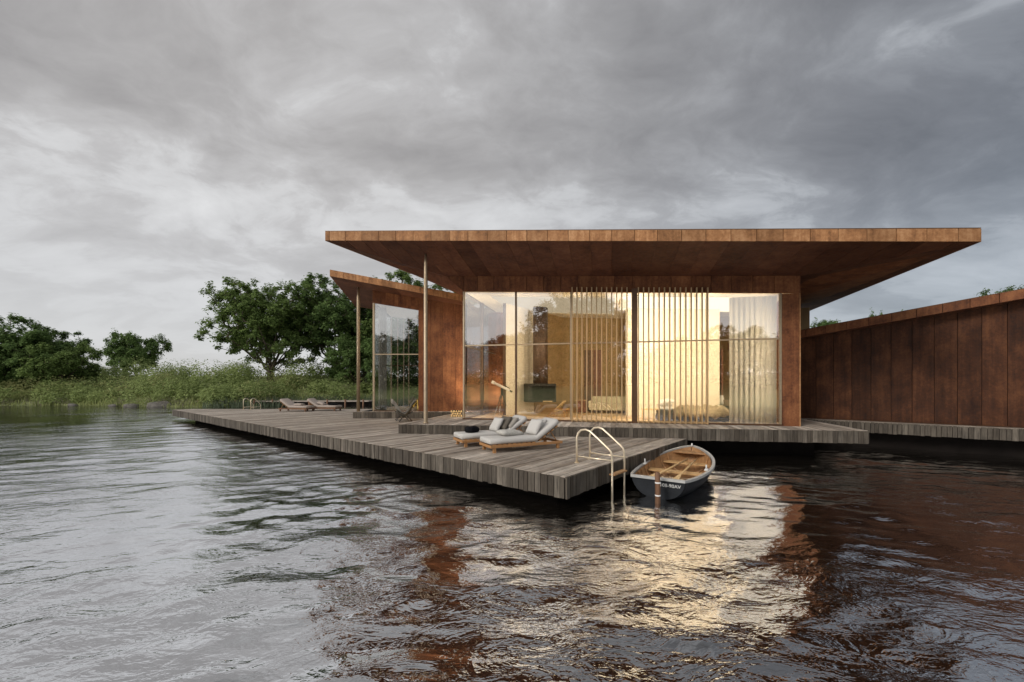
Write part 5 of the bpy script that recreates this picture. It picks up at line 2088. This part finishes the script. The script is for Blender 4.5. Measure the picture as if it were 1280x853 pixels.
def build_undergrowth():
    rng = np.random.default_rng(77)

    def clumps(n, xlo, xhi, dlo, dhi, hlo, hhi, per, leaf, mat, name, label, cat, wide=1.0, side='n'):
        X = rng.uniform(xlo, xhi, n)
        D = rng.uniform(dlo, dhi, n)
        Y = shore(X) + D if side == 'n' else (-21 + 2.5 * np.sin(X * 0.11)) - D
        Z = land_z(X, Y)
        Hh = rng.uniform(hlo, hhi, n) * (0.75 + 0.5 * (np.sin(X * 0.42) * np.sin(Y * 0.55 + X * 0.13) * 0.5 + 0.5))
        R = Hh * rng.uniform(0.6, 1.0, n) * wide
        c = np.stack([X, Y, Z + Hh * 0.45], 1)
        o = rng.normal(size=(n * per, 3))
        o /= np.linalg.norm(o, axis=1)[:, None]
        o *= (0.62 + 0.38 * rng.uniform(0, 1, n * per))[:, None] * (1 + 0.12 * np.sin(o[:, :1] * 7 + o[:, 1:2] * 5) + 0.10 * np.sin(o[:, 2:3] * 9))
        o[:, :2] *= np.repeat(R, per)[:, None]
        o[:, 2] *= np.repeat(Hh, per) * 0.55
        p = np.repeat(c, per, 0) + o + rng.normal(size=o.shape) * 0.06
        on_ = o / (np.linalg.norm(o, axis=1)[:, None] + 1e-6)
        ob = obj(name, leaf_mesh(p, leaf, 0.5, rng, out=on_), mat)
        ob['kind'] = 'stuff'
        ob['label'] = label
        ob['category'] = cat
    clumps(190, -80, 30, 0.5, 8, 1.2, 2.4, 430, 0.125, 'leaf_bush', 'shore_undergrowth', 'mixed green undergrowth covering the lake bank', 'undergrowth', 1.2)
    clumps(120, -80, 30, 7, 19, 2.0, 3.6, 620, 0.14, 'leaf_bush', 'bank_shrubs', 'dense green shrubs over the rise of the bank', 'shrubs', 1.05)
    clumps(55, -80, 10, 0.8, 16, 1.1, 2.6, 380, 0.125, 'leaf_pale', 'pale_brush', 'pale yellowish brush among the green shrubs', 'brush', 1.2)
    clumps(80, -75, -18, 0.0, 1.5, 0.4, 0.9, 60, 0.06, 'dry_twig', 'dry_twigs', 'greyish dry twigs along the waterline', 'brush')
    clumps(150, -75, 60, 9, 17, 4.2, 6.2, 420, 0.24, 'leaf_near', 'near_shore_shrubs', 'shrubs on the near shore, only mirrored in glass and water', 'shrubs', 1.1, 's')
    # meadow grass down to the water
    def blades(n, xlo, xhi, dlo, dhi, hlo, hhi, wlo, whi, mat, name, label, cat, patch):
        X = rng.uniform(xlo, xhi, n)
        Y = shore(X) + rng.uniform(dlo, dhi, n)
        dens = np.sin(X * 0.5) * 0.5 + np.sin(X * 1.7 + Y) * 0.35 + rng.uniform(-0.6, 1.2, n)
        k = dens > patch
        X, Y = X[k], Y[k]
        n = len(X)
        Z = np.maximum(land_z(X, Y), -0.25)
        h = rng.uniform(hlo, hhi, n) * (0.8 + 0.4 * np.sin(X * 0.8 + Y * 1.1))
        a = rng.uniform(0, 6.283, n)
        lean = rng.uniform(0, 0.45, n) * h
        b = rng.uniform(0, 6.283, n)
        w = rng.uniform(wlo, whi, n)
        base = np.stack([X, Y, Z], 1)
        tipo = np.stack([np.cos(b) * lean, np.sin(b) * lean, h], 1)
        wd = np.stack([np.cos(a) * w, np.sin(a) * w, np.zeros(n)], 1)
        v = np.stack([base - wd, base + wd, base + tipo * 0.6 + wd * 0.8, base + tipo, base + tipo * 0.6 - wd * 0.8], 1)
        ob = obj(name, mesh_np(v.reshape(-1, 3), np.arange(n * 5).reshape(n, 5)), mat)
        ob['kind'] = 'stuff'
        ob['label'] = label
        ob['category'] = cat
    blades(13000, -80, 6, -0.3, 6.5, 0.3, 0.75, 0.03, 0.07, 'meadow', 'meadow_grass', 'light green meadow grass along the lake bank', 'grass', -0.35)
    # reeds
    n = 5500
    X = rng.uniform(-31, 6, n)
    Y = shore(X) + rng.uniform(-1.6, 0.9, n)
    dens = np.sin(X * 0.5) * 0.5 + np.sin(X * 1.7 + Y) * 0.35 + rng.uniform(-0.6, 1.2, n)
    k = dens > 0.0
    X, Y = X[k], Y[k]
    n = len(X)
    Z = np.maximum(land_z(X, Y), -0.25)
    h = rng.uniform(0.5, 1.15, n)
    a = rng.uniform(0, 6.283, n)
    lean = rng.uniform(0, 0.35, n) * h
    b = rng.uniform(0, 6.283, n)
    w = rng.uniform(0.025, 0.05, n)
    base = np.stack([X, Y, Z], 1)
    tipo = np.stack([np.cos(b) * lean, np.sin(b) * lean, h], 1)
    wd = np.stack([np.cos(a) * w, np.sin(a) * w, np.zeros(n)], 1)
    v = np.stack([base - wd, base + wd, base + tipo * 0.6 + wd * 0.8, base + tipo, base + tipo * 0.6 - wd * 0.8], 1)
    q = np.arange(n * 5).reshape(n, 5)
    ob = obj('reeds', mesh_np(v.reshape(-1, 3), q), 'reed')
    ob['kind'] = 'stuff'
    ob['label'] = 'bluish green reeds standing in the shallows along the bank'
    ob['category'] = 'reeds'


build_undergrowth()


def rock_mesh(seed, sx, sy, sz):
    rng = random.Random(seed)
    bm = bmesh.new()
    bmesh.ops.create_icosphere(bm, subdivisions=4, radius=1)
    ph = [rng.uniform(0, 6) for _ in range(8)]
    for v in bm.verts:
        x, y, z = v.co
        f = 1 + 0.14 * math.sin(2.1 * x + ph[0]) * math.sin(2.7 * y + ph[1]) + 0.09 * math.sin(4.4 * z + ph[2] + 3 * x) + 0.05 * math.sin(8 * x + ph[3]) * math.sin(9 * y + 6 * z + ph[4]) + 0.025 * math.sin(19 * x + 15 * z + ph[5])
        v.co = (x * sx * f, y * sy * f, z * sz * f)
    return bm_mesh(bm, True)


for k, (lab, x, y, sx, sz) in enumerate((('largest rounded boulder at the waterline left of the deck tip', -36.9, 43.2, 1.35, 0.62),
                                         ('flat stone left of the largest boulder', -39.9, 43.3, 0.85, 0.30),
                                         ('small stone at the waterline, third left of the largest boulder', -42.6, 44.0, 0.5, 0.22),
                                         ('little stone under the left clump of trees', -48.6, 45.6, 0.5, 0.22))):
    o = obj('boulder', rock_mesh(40 + k, sx, sx * 0.7, sz), 'rock')
    o.location = (x, y, 0.02)
    tag(o, lab, 'rock', 'stones along the waterline')


def build_jetty():
    t = thing('far_jetty', 'low dark wooden jetty along the reeds behind the deck', 'jetty', (-33.5, 44.2, 0))
    obj('jetty_deck', slab([(-33.6, 43.6), (-15.5, 44.6), (-15.5, 46.0), (-33.6, 45.0)], 0.46, 0.58), 'plank', t)
    for k in range(10):
        x = -33.2 + k * 1.9
        obj('jetty_post', tube_mesh([(x, 43.6 + (x + 33.6) * 0.0553, -0.6), (x, 43.6 + (x + 33.6) * 0.0553, 0.72)], 0.085, 8), 'post_wood', t)
    obj('jetty_beam', slab([(-31.0, 44.0), (-15.5, 44.9), (-15.5, 45.6), (-31.0, 44.8)], -0.2, 0.455), 'dark_void', t)


build_jetty()
